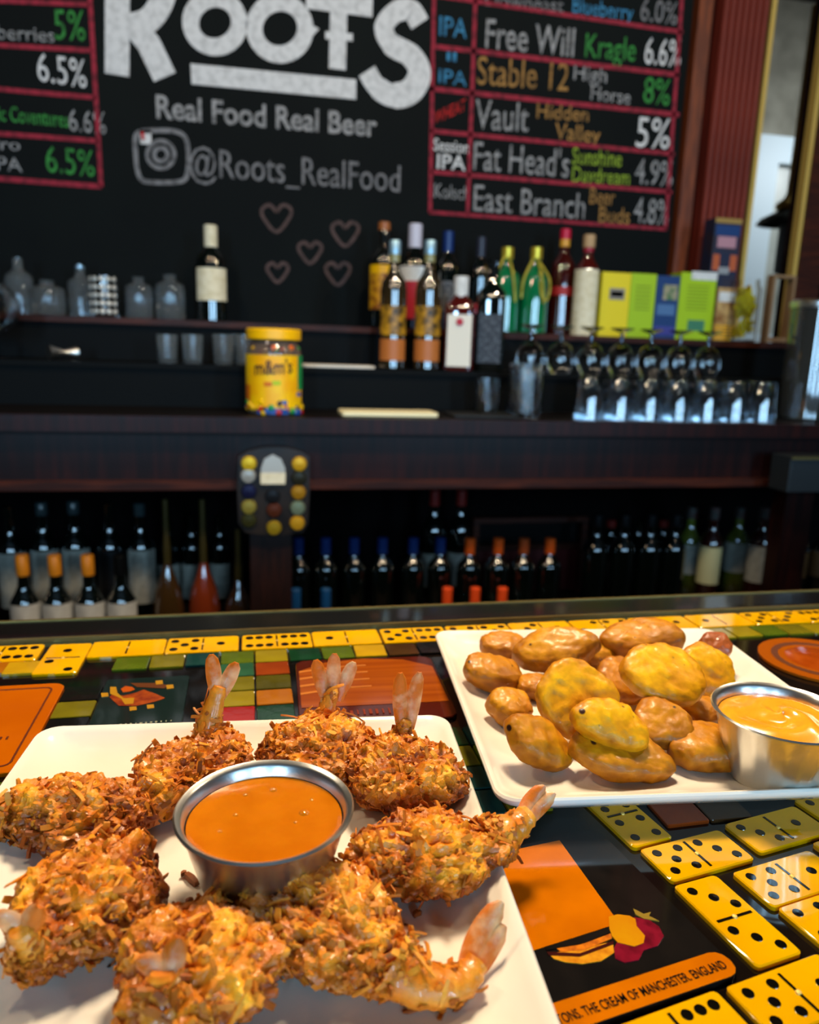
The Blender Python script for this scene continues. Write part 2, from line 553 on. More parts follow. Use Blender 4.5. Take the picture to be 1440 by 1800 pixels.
T("Fat Head's", (832, 298), (999, 312), 52, ch_soft, 0)
T('Sunshine', (1005, 288), (1092, 293), 30, ch_lime, .005)
T('Daydream', (1005, 319), (1106, 325), 28, ch_lime, .005)
T('4.9%', (1115, 322), (1181, 328), 46, ch_soft, 0)
T('Kolsch', (763, 347), (824, 352), 26, ch_soft, 0)
T('East Branch', (832, 370), (1027, 385), 48, ch_soft, 0)
T('Beer', (1036, 358), (1080, 361), 30, ch_gold, 0)
T('Buds', (1052, 391), (1106, 394), 30, ch_gold, 0)
T('4.8%', (1113, 390), (1174, 396), 46, ch_soft, 0)
for a, b, wd in (((-120, -3), (157, 8), 8), ((-120, 73), (162, 89), 8), ((-120, 146), (168, 172), 8), ((-120, 226), (172, 248), 8), ((-120, 305), (178, 328), 9), ((155, -60), (178, 328), 8),
                 ((764, -60), (756, 374), 7), ((838, -60), (822, 377), 7), ((1203, -60), (1170, 403), 7), ((764, -8), (1200, 57), 7), ((765, 82), (1194, 132), 8), ((757, 156), (1194, 202), 8),
                 ((757, 230), (1186, 271), 7), ((757, 302), (1181, 338), 7), ((755, 373), (1172, 403), 6)):
    px_stroke(MB(), [a, b], wd).build('chalk_line', ch_red, cb, False)
for cx, cy, wd in ((486, 382, 54), (607, 410, 48), (545, 443, 42), (488, 478, 38), (594, 480, 44)):
    h = wd / 2
    pts = [(cx, cy - .35 * h), (cx - .45 * h, cy - .8 * h), (cx - .95 * h, cy - .5 * h), (cx - .8 * h, cy + .1 * h), (cx, cy + .95 * h),
           (cx + .8 * h, cy + .1 * h), (cx + .95 * h, cy - .5 * h), (cx + .45 * h, cy - .8 * h), (cx, cy - .35 * h)]
    px_stroke(MB(), pts, 6, 5).build('chalk_heart', ch_mauve, cb, False)
ic = MB()
px_stroke(ic, [(237, 250), (246, 232), (300, 230), (322, 238), (330, 258), (330, 300), (318, 319), (262, 320), (246, 312), (240, 290)], 8, 5, True)
for rr in (24, 12):
    px_stroke(ic, [(283 + rr * math.cos(t * math.pi / 12), 272 + rr * math.sin(t * math.pi / 12)) for t in range(24)], 7, closed=True)
ic.build('chalk_camera_drawing', ch_dim, cb, False)
px_poly(MB(), [(245, 228), (266, 229), (266, 254), (247, 253)]).build('chalk_patch', ch_white, cb, False)
px_poly(MB(), [(247, 232), (253, 232), (255, 246), (249, 246)], .0018).build('chalk_patch', ch_brt, cb, False)

# ------------------------------------------------------------------ the back bar cabinet
X0, X1 = -1.6, XP2 + .9
XM, XW = (X0 + X1) / 2, X1 - X0
cab = thing('back_bar_cabinet', (XM, 1.65, ZF), 'long dark mahogany back bar with stepped shelves under the chalkboard', 'cabinet')


def cpart(name, x0, x1, y0, y1, z0, z1, m):
    return MB().box((x0 + x1) / 2 - XM, (y0 + y1) / 2 - 1.65, (z0 + z1) / 2 - ZF, x1 - x0, y1 - y0, z1 - z0).build(name, m, cab, False)


cpart('countertop', X0, X1, 1.64, 1.86, .043, .083, darkwood)
cpart('nosing', X0, X1, 1.62, 1.64, .05, .083, wood)
cpart('riser', X0, X1, 1.86, 1.875, .083, .17, blackm)
cpart('shelf', X0, X1, 1.85, 2.045, .17, .182, blackm)
cpart('riser', X0, X1, 2.045, 2.06, .182, .27, blackm)
cpart('shelf', X0, X1, 2.03, YB, .27, .285, brownwood)
cpart('fascia', X0, X1, 1.66, 1.685, -.055, .043, wood)
cpart('moulding', X0, X1, 1.645, 1.665, -.075, -.055, brownwood)
cpart('back_panel', X0, X1, 2.2, 2.22, ZF, .043, mat('cabinet_back', '060303', .8, spec=.1))
cpart('shelf', X0, X1, 1.66, 1.79, -.57, -.535, darkwood)
cpart('shelf', X0, X1, 1.79, 2.2, -.465, -.43, darkwood)
cpart('riser', X0, X1, 1.79, 1.80, -.57, -.465, darkwood)
cpart('base_panel', X0, X1, 1.69, 1.71, ZF, -.57, wood)
px0, px1 = ony(440, 1000, 1.66).x, ony(512, 1000, 1.66).x
cpart('post', px0, px1, 1.64, 1.69, ZF, -.055, mat('dark_post_wood', '1c0c07', .4, col2='2a120a', nscale=12, stretch=(8, 8, 1)))
pg = ony(1375, 860, 1.66).x
cpart('post', pg, pg + .08, 1.64, 1.69, ZF, -.055, wood)

# plaque of bottle caps with a mounted opener, hung on the front rail
pc = ony(481, 862, 1.62); s = depth(pc) / F


def pq(x, y):    # crop pixels -> local plaque coordinates
    q = ony(x / 2.571, 760 + y / 2.571, 1.62); return (q.x - pc.x, q.z - pc.z)


plq = thing('cap_plaque', (pc.x, 1.62, pc.z), 'black arched plaque of gold and silver bottle caps hung on the mahogany rail', 'plaque')
outl = [pq(1078, 110), pq(1120, 85), pq(1180, 70), pq(1240, 65), pq(1300, 70), pq(1360, 85), pq(1398, 108), pq(1400, 250), pq(1392, 410), pq(1370, 450), pq(1240, 468), pq(1110, 452), pq(1078, 410), pq(1072, 250)]
MB().prism(outl, -.03, .004, BM).build('plaque_board', mat('plaque_wood', '17100b', .35, col2='2a2018', nscale=15), plq, False)
om = [pq(1178, 230), pq(1180, 160), pq(1195, 118), pq(1232, 98), pq(1270, 118), pq(1288, 160), pq(1288, 230)]
MB().prism(om, .004, .010, BM).build('bottle_opener', mat('opener_silver', 'b8b6ae', .35, .3), plq, False)
MB().prism([pq(1178, 230), pq(1176, 180), pq(1290, 180), pq(1288, 230)], .010, .011, BM).build('opener_label', cream, plq, False)
capm = {}
for x, y, c in ((1125, 140, 'd9b01a'), (1122, 195, 'a8a49a'), (1125, 265, '1a1a3c'), (1125, 335, '9a8a3a'), (1125, 395, '3c3a18'), (1232, 285, '1c1c1e'), (1238, 350, '5c2c18'), (1238, 430, 'a88a1c'),
                (1352, 142, 'd6a018'), (1350, 205, '2c2818'), (1348, 270, 'b07c14'), (1345, 340, '7c8a70'), (1343, 408, 'd8a020')):
    a = pq(x, y)
    prof = [(.0165, .0), (.0165, .002), (.0135, .0065), (.001, .0075)]
    m = mat('cap_' + c, c, .3, .4)
    me = MB().lathe(prof, 21).mesh('bottle_cap', m)
    link('bottle_cap', me, plq, (a[0], -.004, a[1]), (R(90), 0, 0))

# ------------------------------------------------------------------ bottles
CACHE = {}
PROF = {
    'wine': lambda r, h: [(r * .9, 0), (r, .004), (r, h * .60), (r * .93, h * .66), (r * .6, h * .725), (r * .40, h * .775), (r * .37, h * .84), (r * .37, h * .985), (r * .4, h), (.001, h)],
    'spirit': lambda r, h: [(r * .9, 0), (r, .004), (r, h * .62), (r * .9, h * .69), (r * .5, h * .755), (r * .38, h * .80), (r * .36, h * .985), (.001, h)],
    'square': lambda r, h: [(r * .92, 0), (r, .004), (r, h * .66), (r * .92, h * .72), (r * .5, h * .78), (r * .36, h * .82), (r * .36, h * .985), (.001, h)],
    'squat': lambda r, h: [(r * .85, 0), (r, .008), (r, h * .68), (r * .9, h * .78), (r * .45, h * .85), (r * .38, h * .9), (r * .45, h * .985), (.001, h)],
    'tumbler': lambda r, h: [(r * .85, 0), (r * .88, .003), (r, h), (r * .94, h), (r * .8, .01), (.001, .01)],
}


def sq_lathe(prof, n=5):
    Ls = []
    for r, z in prof: Ls.append(rsq(r, r * .45, z, n))
    return MB().loops(Ls)


def bottle(name, x, y, z, h, r, kind, gm, label, cat='bottle', group=None, cap=None, caph=.1, capr=None, lab=None, lab2=None, neck=None, extra=None):
    """lab / lab2 = (z0 frac, z1 frac, material); neck = material of the neck foil"""
    t = thing(name, (x, y, z), label, cat, group, -math.atan2(x, y))

    def part(nm, key, fn, m):
        k = (nm, key, round(h, 4), round(r, 4), kind, m.name)
        if k not in CACHE: CACHE[k] = fn().mesh(nm, m)
        return link(nm, CACHE[k], t)
    pf = PROF[kind](r, h)
    sqr = kind == 'square'
    part('glass_body', 'b', lambda: sq_lathe(pf) if sqr else MB().lathe(pf, 28), gm)
    nr_ = r * .38
    if cap:
        cr = capr or nr_ * 1.12
        part('cap', ('c', caph, cr), lambda: MB().lathe([(cr * .98, h * (1 - caph)), (cr, h * (1 - caph) + .002), (cr, h * 1.0), (cr * .9, h * 1.006), (.001, h * 1.008)], 20), cap)
    if neck:
        part('neck_foil', 'n', lambda: MB().lathe([(nr_ * 1.06, h * .84), (nr_ * 1.06, h * (1 - caph if cap else .995))], 20, close=False), neck)
    for nm, L in (('bottle_label', lab), ('shoulder_label', lab2)):
        if L:
            rr = r + .0006
            if sqr:
                part(nm, L[:2], lambda: MB().box(0, -rr, h * (L[0] + L[1]) / 2, r * 1.6, .001, h * (L[1] - L[0])), L[2])
            else:
                part(nm, L[:2], lambda: MB().lathe([(rr, h * L[0]), (rr, h * L[1])], 18, a0=200, a1=340, close=False), L[2])
    if extra: extra(t)
    return t


def at(px, ytop, ybase, Y):     # base point and height for something standing upright
    b = ony(px, ybase, Y); tp = ony(px, ytop, Y)
    return b.x, tp.z


def stand(name, px, ytop, Y, shelf, wpx, kind, gm, label, **k):
    tp = ony(px, ytop, Y); r = wpx * depth(ony(px, 600, Y)) / F / 2
    return bottle(name, tp.x, Y, shelf, tp.z - shelf, r, kind, gm, label, **k)


Z1, Z2, Z3 = TIER[0][1], TIER[1][1], TIER[2][1]
GL = 'clear glassware on the upper shelf at left'
# top shelf, left: clear decanters, then the white-labelled bottle
cyan_glass = mat('smoky_clear_glass', 'd5dde0', .04, trans=.93, coat=.5, ior=1.35)
stand('glass_decanter', 30, 452, 2.13, Z3, 46, 'spirit', cyan_glass, 'tall clear glass bottle at the left end of the upper shelf', group=GL)
stand('glass_jar', 82, 492, 2.1, Z3, 56, 'squat', cyan_glass, 'wide ribbed clear jar beside the tall bottle on the upper shelf', cat='jar', group=GL)
stand('glass_decanter', 140, 465, 2.16, Z3, 44, 'spirit', cyan_glass, 'clear bottle with a stopper between the ribbed jar and faceted glass', group=GL, cap=glass_b)
fg = ony(182, 486, 2.09)
t = thing('faceted_glass', (fg.x, 2.09, Z3), 'whitish cut glass tumbler with rows of facets on the upper shelf', 'glass', GL)
fh = fg.z - Z3
MB().lathe([(.032, 0), (.034, .004), (.036, fh), (.033, fh), (.029, .01), (.001, .01)], 14).build('glass_body', glass, t)
fm = MB().lathe([(.001, -.0035), (.007, 0), (.001, .0035)], 6).mesh('facet', mat('frosted_facet', 'cfccc2', .25, .2))
for i in range(5):
    for j in range(5):
        a = R(215 + i * 27)
        link('facet', fm, t, (.0345 * math.cos(a), .0345 * math.sin(a), .014 + j * .0195), (R(90), 0, a + R(90)))
stand('glass_decanter', 243, 486, 2.12, Z3, 46, 'squat', cyan_glass, 'clear squat bottle catching blue daylight on the upper shelf', group=GL)
stand('glass_decanter', 298, 482, 2.12, Z3, 50, 'squat', cyan_glass, 'clear round shouldered bottle nearest the white labelled bottle', group=GL)
stand('liquor_bottle', 370, 397, 2.12, Z3, 52, 'spirit', dark_glass, 'dark bottle with cream label and white neck standing alone on the shelf', cap=cream, caph=.3, capr=.017, lab=(.22, .56, cream))

# left ledge: jigger, shot glasses, paper
jp = ony(112, 617, 1.93)
t = thing('bar_jigger', (jp.x, 1.93, Z2 + .017), 'small steel jigger lying on its side on the ledge', 'jigger', rz=R(35))
MB().lathe([(.017, -.035), (.016, -.033), (.006, 0), (.014, .028), (.015, .03), (.001, .002)], 20, Matrix.Rotation(R(90), 4, 'Y')).build('jigger_cups', steel, t)
for px, sy, lb in ((293, 0, 'shot glass furthest left in the row on the middle ledge'), (338, 0, 'second shot glass from the left on the middle ledge'),
                   (392, .0, 'third shot glass on the middle ledge, left of the candy jar'), (428, .03, 'shot glass half hidden behind the yellow candy jar')):
    stand('shot_glass', px, 588, 1.90 + sy, Z2, 38, 'tumbler', cyan_glass, lb, cat='glass', group='shot glasses on the middle ledge')
pa, pb_ = ony(528, 640, 1.93), ony(655, 648, 1.93)
t = MB(); rbox(t, (pb_.x - pa.x) / 2, .055, 0, .006, .02, .001)
tag(t.build('white_tray', mat('white_laminate', 'e6dccb', .5), None, False, ((pa.x + pb_.x) / 2, 1.925, Z2), (R(0), 0, 0)), 'pale cream flat tray on the middle ledge behind the candy jar', 'tray')
pa, pb_ = ony(600, 722, 1.70), ony(768, 728, 1.70)
t = MB(); rbox(t, (pb_.x - pa.x) / 2, .045, 0, .009, .008, .001)
tag(t.build('cutting_board', mat('cream_board', 'f0e3b4', .5), None, False, ((pa.x + pb_.x) / 2, 1.725, Z1)), 'small cream cutting board lying on the black back counter', 'board')
pa = ony(845, 724, 1.73)
t = MB(); rbox(t, .08, .05, 0, .006, .006, .001)
tag(t.build('bar_mat', mat('black_rubber', '0a0b0b', .6), None, False, (pa.x, 1.725, Z1)), 'flat black rubber mat right of the cream cutting board', 'mat')

# candy jar
jb, jt = ony(482, 728, 1.72), ony(480, 578, 1.72)
jr = 48 * depth(jb) / F; jh = jt.z - Z1
jar = thing('candy_jar', (jb.x, 1.72, Z1), 'yellow lidded plastic jar of candy with a yellow label on the back counter', 'jar', rz=-math.atan2(jb.x, 1.72))
MB().lathe([(jr * .9, 0), (jr, .008), (jr, jh * .72), (jr * .95, jh * .78), (jr * .8, jh * .86), (jr * .8, jh * .92)], 36).build(
    'jar_body', mat('jar_plastic', '8a7466', .1, trans=.6, coat=.6), jar)
MB().lathe([(jr * .93, jh * .87), (jr * .97, jh * .88), (jr * .97, jh * .985), (jr * .93, jh), (.001, jh)], 36).build('lid', yellow_pl, jar)
MB().lathe([(jr + .0008, jh * .06), (jr + .0008, jh * .70)], 30, a0=195, a1=345, close=False).build('jar_label', mat('jar_label_yellow', 'f0a800', .45, col2='f5c400', nscale=25), jar)


def wrap(mb_name, m, ang0, ang1, z0, z1, rr, parent):
    return MB().lathe([(rr, z0), (rr, z1)], 10, a0=ang0, a1=ang1, close=False).build(mb_name, m, parent)


wrap('green_panel', mat('label_green', '128a44', .5), 325, 352, jh * .3, jh * .7, jr + .0012, jar)
wrap('blue_panel', mat('label_blue', '1c4f9c', .5), 235, 300, jh * .02, jh * .09, jr + .0012, jar)
wrap('orange_panel', mat('label_orange', 'd0640c', .5), 198, 215, jh * .12, jh * .35, jr + .0012, jar)
for a, zz, c in ((258, .37, 'label_orange'), (275, .385, 'lime_card'), (330, .25, 'label_blue')):
    wrap('print_patch', MATS[c], a - 8, a + 8, jh * (zz - .025), jh * (zz + .02), jr + .0014, jar)
me, v = text_mesh('m&m\'s', 'jar_lettering', mat('brown_ink', '4a2a1c', .5), .02)
x0, x1 = v[:, 0].min(), v[:, 0].max(); q = np.empty_like(v)
an = np.radians(230 + (v[:, 0] - x0) / (x1 - x0) * 78)
q[:, 0] = (jr + .002) * np.cos(an); q[:, 1] = (jr + .002) * np.sin(an); q[:, 2] = jh * .47 + v[:, 1] * jh * .23 + (v[:, 0] - x0) / (x1 - x0) * .006
me.vertices.foreach_set('co', q.ravel()); link('jar_lettering', me, jar)
cand = MB().lathe([(.001, -.004), (.005, -.0032), (.0075, 0), (.005, .0032), (.001, .004)], 12)
cm = [mat('candy_' + n, c, .3, coat=.3) for n, c in (('yellow', 'e8b400'), ('blue', '14509c'), ('green', '1a8a3c'), ('red', 'b01c10'), ('orange', 'e06410'), ('brown', '3a1e12'))]
cme = [cand.mesh('candy', m) for m in cm]
for i in range(46):      # candies showing against the clear wall below and beside the label
    a = R(rnd.uniform(195, 360)); zz = rnd.uniform(.02, .16) if i < 30 else rnd.uniform(.72, .78)
    rr = jr * (1.0 if zz < .5 else .9)
    link('candy', cme[rnd.choice([0, 0, 1, 1, 2, 3, 4, 5])], jar, (rr * math.cos(a), rr * math.sin(a), jh * zz), (R(90), 0, a + R(90)))

# right cluster on the middle ledge
for i, px in enumerate((695, 757)):
    stand('tequila_bottle', px, 424, 1.90, Z2, 46, 'spirit', mat('gold_tequila', '3a2a12', .1, coat=1, col2='1c1810', nscale=10), ('left' if i == 0 else 'right') + ' one of the two front bottles with amber and gold labels',
          group='twin gold labelled bottles', cap=ltblue, caph=.10, neck=mat('pale_neck', '8f8a5c', .2), lab=(.07, .24, mat('amber_label', 'b3672c', .45)), lab2=(.27, .50, mat('gold_label', 'c08a1c', .4, col2='2c2210', nscale=50)))
stand('whiskey_bottle', 812, 487, 1.90, Z2, 52, 'square', red_liq, 'square whiskey bottle with a white label, red seal and white cap', cap=white_p, caph=.28, capr=.018,
      lab=(.05, .60, mat('ivory_label', 'e3dccb', .5)), extra=lambda t: MB().lathe([(.001, 0), (.009, .001), (.001, .0015)], 16, Matrix.Translation((0, -.0415, .12)) @ Matrix.Rotation(R(90), 4, 'X')).build('wax_seal', red_p, t))
stand('whiskey_bottle', 868, 528 - 70, 1.92, Z2, 49, 'square', dark_glass, 'square black labelled whiskey bottle right of the white labelled one', cap=blackm, caph=.16,
      lab=(.08, .52, mat('black_label', '23242a', .5, col2='4a4c52', nscale=110, lo=.5, hi=.6)))
# top shelf, middle: liquor row
B3 = 2.13
stand('liqueur_bottle', 676, 392, B3, Z3, 48, 'spirit', dark_glass, 'black bottle with orange neck band and bright yellow label at the row\'s left end', cap=mat('orange_cap', 'a8602c', .4), caph=.07, lab=(.18, .52, gold_p), lab2=(.52, .60, yellow_pl))
stand('liquor_bottle', 731, 395, B3, Z3, 54, 'spirit', dark_glass, 'dark bottle with a tall white cap behind the twin gold labelled bottles', cap=mat('lilac_white_cap', 'cfc8d4', .4), caph=.24, capr=.0185, lab=(.10, .46, red_p), lab2=(.46, .60, white_p))
stand('liquor_bottle', 789, 408, B3, Z3, 44, 'spirit', dark_glass, 'slim dark bottle with a navy neck behind the white labelled whiskey', cap=blue_f, caph=.2, lab=(.2, .5, mat('dark_grey_label', '3a3c40', .5, col2='6a6c70', nscale=90)))
stand('liquor_bottle', 847, 418, B3, Z3, 38, 'spirit', dark_glass, 'dark bottle with a grey cap and red band left of the green bottles', cap=mat('slate_cap', '2c2e3c', .4), caph=.2, lab=(.2, .3, red_p))


def ribbon_tie(side):
    def fn(t):
        gm = mat('gold_green_band', 'a89a2c', .35, .3)
        h = .235
        MB().tube(spline([(-.008, -.018, h * .86), (-.03, -.036, h * .62), (-.034, -.038, h * .40)], 5), .0035, 8).build('gold_band', gm, t)
        MB().tube(spline([(.004, -.018, h * .86), (.018, -.04, h * .65), (.028, -.038, h * .35)], 5), .0035, 8).build('gold_band', gm, t)
        if side: MB().tube(spline([(.006, -.02, h * .84), (.04, -.036, h * .62), (.038, -.04, h * .40), (.022, -.042, h * .42), (.01, -.03, h * .7)], 5), .003, 8).build('gold_band', gm, t)
    return fn


for i, px in enumerate((893, 944)):
    stand('green_bottle', px, 436, 2.09, Z3, 49, 'spirit', green_glass, ('left' if i == 0 else 'right') + ' green glass bottle with a gold cap and hanging gold bands', group='pair of green bottles with gold caps',
          cap=mat('gold_cap', 'd6b83a', .3, .6), caph=.13, extra=ribbon_tie(i))
stand('liquor_bottle', 995, 404, 2.13, Z3, 42, 'spirit', mat('ruby_spirit', '3c0b06', .08, coat=1), 'dark red bottle with a round red top and yellow neck band', cap=mat('red_cap', 'c41238', .4), caph=.09, neck=mat('yellow_foil', 'd89a2c', .4), lab=(.38, .46, mat('red_label', 'a81c14', .5)))
stand('liquor_bottle', 1037, 414, 2.07, Z3, 42, 'spirit', red_liq, 'bottle with a pale wooden stopper and tall cream label beside the yellow box', cap=mat('wood_stopper', 'b9956a', .6), caph=.12, capr=.0165, neck=mat('crimson_foil', 'a31c34', .4), lab=(.0, .66, cream))


def box_thing(name, px0, px1, ytop, Y, shelf, dep, m, label, parts=(), cat='box', base_y=None, rz=0):
    a, b = ony(px0, ytop, Y), ony(px1, ytop, Y)
    wd = b.x - a.x; h = (a.z + b.z) / 2 - shelf
    t = thing(name, ((a.x + b.x) / 2, Y + dep / 2, shelf), label, cat, rz=rz)
    bm = MB(); rbox(bm, wd / 2, dep / 2, 0, h, .001, .0006)
    bm.build('carton', m, t, False)
    for nm, u0, u1, v0, v1, pm in parts:
        MB().box((u0 + u1 - 1) / 2 * wd, -dep / 2 - .0004, (v0 + v1) / 2 * h, (u1 - u0) * wd, .0008, (v1 - v0) * h).build(nm, pm, t, False)
    return t, wd, h


ink = mat('grey_ink', '5c5c58', .6)
ink2 = mat('olive_ink', '6f8000', .6)
yb, _, _ = box_thing('tea_box', 1060, 1111, 479, 2.07, Z3, .06, yel_p, 'yellow card box with a small grey logo panel beside the cream bottle', [('logo_panel', .28, .82, .58, .76, mat('logo_grey', '8c8478', .6)), ('print_line', .34, .76, .63, .71, ink)])
box_thing('tea_box', 1111.5, 1156, 481, 2.07, Z3, .06, lime_p, 'lime green card box between the yellow and the blue box', [('print_line', .2, .8, .80 - i * .06, .815 - i * .06, ink2) for i in range(7)])
box_thing('snack_box', 1156.5, 1198, 485, 2.075, Z3, .06, blue_p, 'dark blue card box with a pale picture between two lime boxes',
          [('picture_panel', .3, .9, .62, .86, mat('picture_print', 'a89a7c', .5, col2='3c6a3c', nscale=60)), ('print_block', .1, .85, .38, .55, mat('pale_blue_ink', '4a6f9c', .6)), ('oval_badge', .05, .95, .06, .2, mat('violet_ink', '3c3c8c', .5))])
box_thing('tea_box', 1199, 1262, 480, 2.07, Z3, .06, lime_p, 'lime green card box with a white flap right of the blue box',
          [('print_line', .2, .8, .80 - i * .05, .812 - i * .05, ink2) for i in range(8)] + [('print_block', .3, .78, .14, .3, mat('teal_ink', '3c7a5a', .6)), ('white_flap', .28, 1.0, .9, 1.02, white_p)])
t, wd_, h_ = box_thing('snack_box', 1264, 1296, 506, 2.08, Z3, .07, mat('tan_card', 'c8a468', .5, col2='8a5a2c', nscale=30), 'tan and yellow box carrying the tall blue carton on its top',
                       [('white_band', .05, .95, .74, .92, white_p)] + [('yellow_stripe', .0, 1, .03 + .06 * i, .06 + .06 * i, yellow_pl) for i in range(5)])
zb2 = Z3 + h_
box_thing('drink_carton', 1259, 1306, 384, 2.085, zb2, .055, mat('navy_card', '16203c', .5, col2='2c2430', nscale=30), 'tall navy carton with orange and pink pictures stacked on the tan box',
          [('gold_band', 0, 1, .93, 1.0, mat('gold_print', '9a7c3c', .5)), ('blue_band', .05, .95, .75, .9, blue_p), ('pink_picture', .15, .85, .58, .74, mat('pink_print', 'b0808c', .6)),
           ('orange_picture', .05, .3, .25, .48, mat('orange_print', 'b3562c', .6)), ('orange_picture', .7, .95, .25, .48, MATS['orange_print']), ('white_badge', .3, .7, .2, .3, grey_p)])
# jar of lemon slices
lj = ony(1315, 492, 2.06)
t = thing('lemon_jar', (lj.x, 2.06, Z3), 'clear glass jar packed with yellow lemon pieces at the shelf\'s right', 'jar')
lh = lj.z - Z3
MB().lathe([(.036, 0), (.04, .004), (.04, lh * .85), (.034, lh * .93), (.034, lh), (.031, lh), (.031, lh * .92), (.037, lh * .84), (.037, .006), (.001, .006)], 28).build('jar_glass', mat('thin_jar_glass', 'ffffff', .02, trans=1, ior=1.08), t)
lm = MB()
for i in range(70):
    a = rnd.uniform(0, 6.28); rr = .034 * math.sqrt(rnd.random()) * .72; zz = .018 + rnd.random() * (lh * .76)
    Mx = Matrix.Translation((rr * math.cos(a), rr * math.sin(a), zz)) @ Euler((rnd.uniform(0, 3), rnd.uniform(0, 3), 0)).to_matrix().to_4x4()
    lm.lathe([(.001, -.004), (.011, -.003), (.013, 0), (.011, .003), (.001, .004)], 10, Mx)
tag(lm.build('lemon_pieces', mat('lemon_flesh', 'dcc21e', .25, coat=.6, col2='b89a18', nscale=60), t), kind='stuff')
cj = ony(1368, 484, 2.1); cw = 20 * depth(cj) / F
t = thing('small_frame', (cj.x, 2.08, Z3), 'small tan wooden stand on the top shelf below the glazed opening', 'stand')
hh = ony(1368, 484, 2.08).z - Z3
for sx in (-1, 1): MB().box(sx * cw, 0, hh / 2, .008, .03, hh).build('upright', tan_p, t, False)
MB().box(0, 0, hh - .004, 2 * cw - .008, .03, .008).build('top_rail', tan_p, t, False)
MB().box(0, 0, .01, 2 * cw - .008, .03, .012).build('bottom_rail', tan_p, t, False)
# canister at the right edge
ca = ony(1440, 528, 1.78); cr = 44 * depth(ca) / F
t = thing('glass_canister', (ca.x, 1.78, Z1), 'tall glass canister with a steel lid cut off by the right edge', 'canister')
chh = ca.z - Z1
MB().lathe([(cr * .92, 0), (cr, .005), (cr, chh * .94), (cr * .95, chh * .94), (cr * .9, .01), (.001, .01)], 32).build('canister_glass', mat('smoke_glass', '4c4c48', .08, trans=.6, coat=1), t)
MB().lathe([(cr * 1.04, chh * .93), (cr * 1.06, chh * .95), (cr * 1.06, chh * .98), (cr * .9, chh), (.001, chh)], 32).build('lid', steel, t)
MB().lathe([(cr * .8, chh * .75), (cr * .8, chh * .9), (.001, chh * .9)], 20).build('lemon_layer', MATS['lemon_flesh'], t)

# stemmed glasses turned upside down, middle ledge right
GW = 'upside down stemmed glasses on the middle ledge'
ords = ('first', 'second', 'third', 'fourth', 'fifth', 'sixth', 'seventh')
ghc = ony(1090, 577, 1.92).z - Z2
r_ = 25 * depth(ony(1090, 600, 1.92)) / F
prof = [(r_ * .72, 0), (r_ * .95, ghc * .2), (r_, ghc * .38), (r_ * .7, ghc * .58), (r_ * .18, ghc * .68), (r_ * .12, ghc * .9), (r_ * .8, ghc * .98), (r_ * .82, ghc), (.001, ghc)]
prof_in = [(r_ * .66, .0), (r_ * .9, ghc * .2), (r_ * .94, ghc * .38), (r_ * .62, ghc * .56), (.001, ghc * .64)]
gob = MB().lathe(prof, 28).mesh('goblet', glass)
gin = None
for i, px in enumerate((932, 985, 1038, 1091, 1143, 1194, 1244)):
    p = ony(px, 620, 1.92)
    o = link('goblet', gob, None, (p.x, 1.92, Z2), (0, 0, i * .3))
    tag(o, ords[i] + ' upside down stemmed glass from the left on the ledge', 'glass', GW)
# tumblers on the counter, right
TG = 'upside down tumblers in a block on the back counter'
yt = ony(1200, 668, 1.70).z - Z1
rT = 27 * depth(ony(1200, 700, 1.70)) / F
tum = MB().lathe([(rT, 0), (rT * .84, yt - .003), (rT * .8, yt), (.001, yt)], 12 * 3).mesh('tumbler', glass_b)
k = 0
for row, (Y, off, cnt) in enumerate(((1.70, 0, 7), (1.765, .5, 7))):
    p0 = ony(1036, 700, 1.70); stepx = rT * 2.06
    for i in range(cnt):
        o = link('tumbler', tum, None, (p0.x + (i + off) * stepx, Y, Z1))
        tag(o, (ords[i] + ' tumbler from the left in the ' + ('front' if row == 0 else 'rear') + ' row on the counter'), 'glass', TG)
p = ony(860, 716, 1.74)
tag(MB().lathe([(.024, 0), (.026, .003), (.031, .088), (.028, .088), (.022, .012), (.001, .012)], 28).build('tumbler', glass, None, True, (p.x, 1.76, Z1)), 'single upright tumbler on the black mat beside the tall glass', 'glass')
p = ony(926, 735, 1.70); hh = ony(926, 640, 1.70).z - Z1
tag(MB().lathe([(.030, 0), (.032, .004), (.034, hh), (.031, hh), (.028, .012), (.001, .012)], 28).build('highball_glass', glass, None, True, (p.x, 1.70, Z1)), 'tall straight highball glass standing left of the tumbler block', 'glass', 'nested highball glasses')
tag(MB().lathe([(.028, 0), (.03, .004), (.032, hh), (.029, hh), (.026, .012), (.001, .012)], 28).build('highball_glass', glass, None, True, (p.x + .01, 1.78, Z1)), 'highball glass behind the other tall glass by the tumblers', 'glass', 'nested highball glasses')
# balloon goblet at the left edge
p = ony(-22, 540, 1.9)
t = thing('balloon_glass', (p.x, 1.9, Z2), 'large round balloon glass cut off by the left edge', 'glass')
bc = p.z - Z2
pr = [(.035, 0), (.03, .003), (.005, .008), (.004, bc - .062)] + [(.064 * math.sin(R(a)), bc - .064 * math.cos(R(a))) for a in range(8, 150, 8)]
pr += [(.062 * math.sin(R(a)), bc - .062 * math.cos(R(a))) for a in range(148, 4, -8)] + [(.001, bc - .0615)]
MB().lathe(pr, 36).build('glass_body', glass, t)

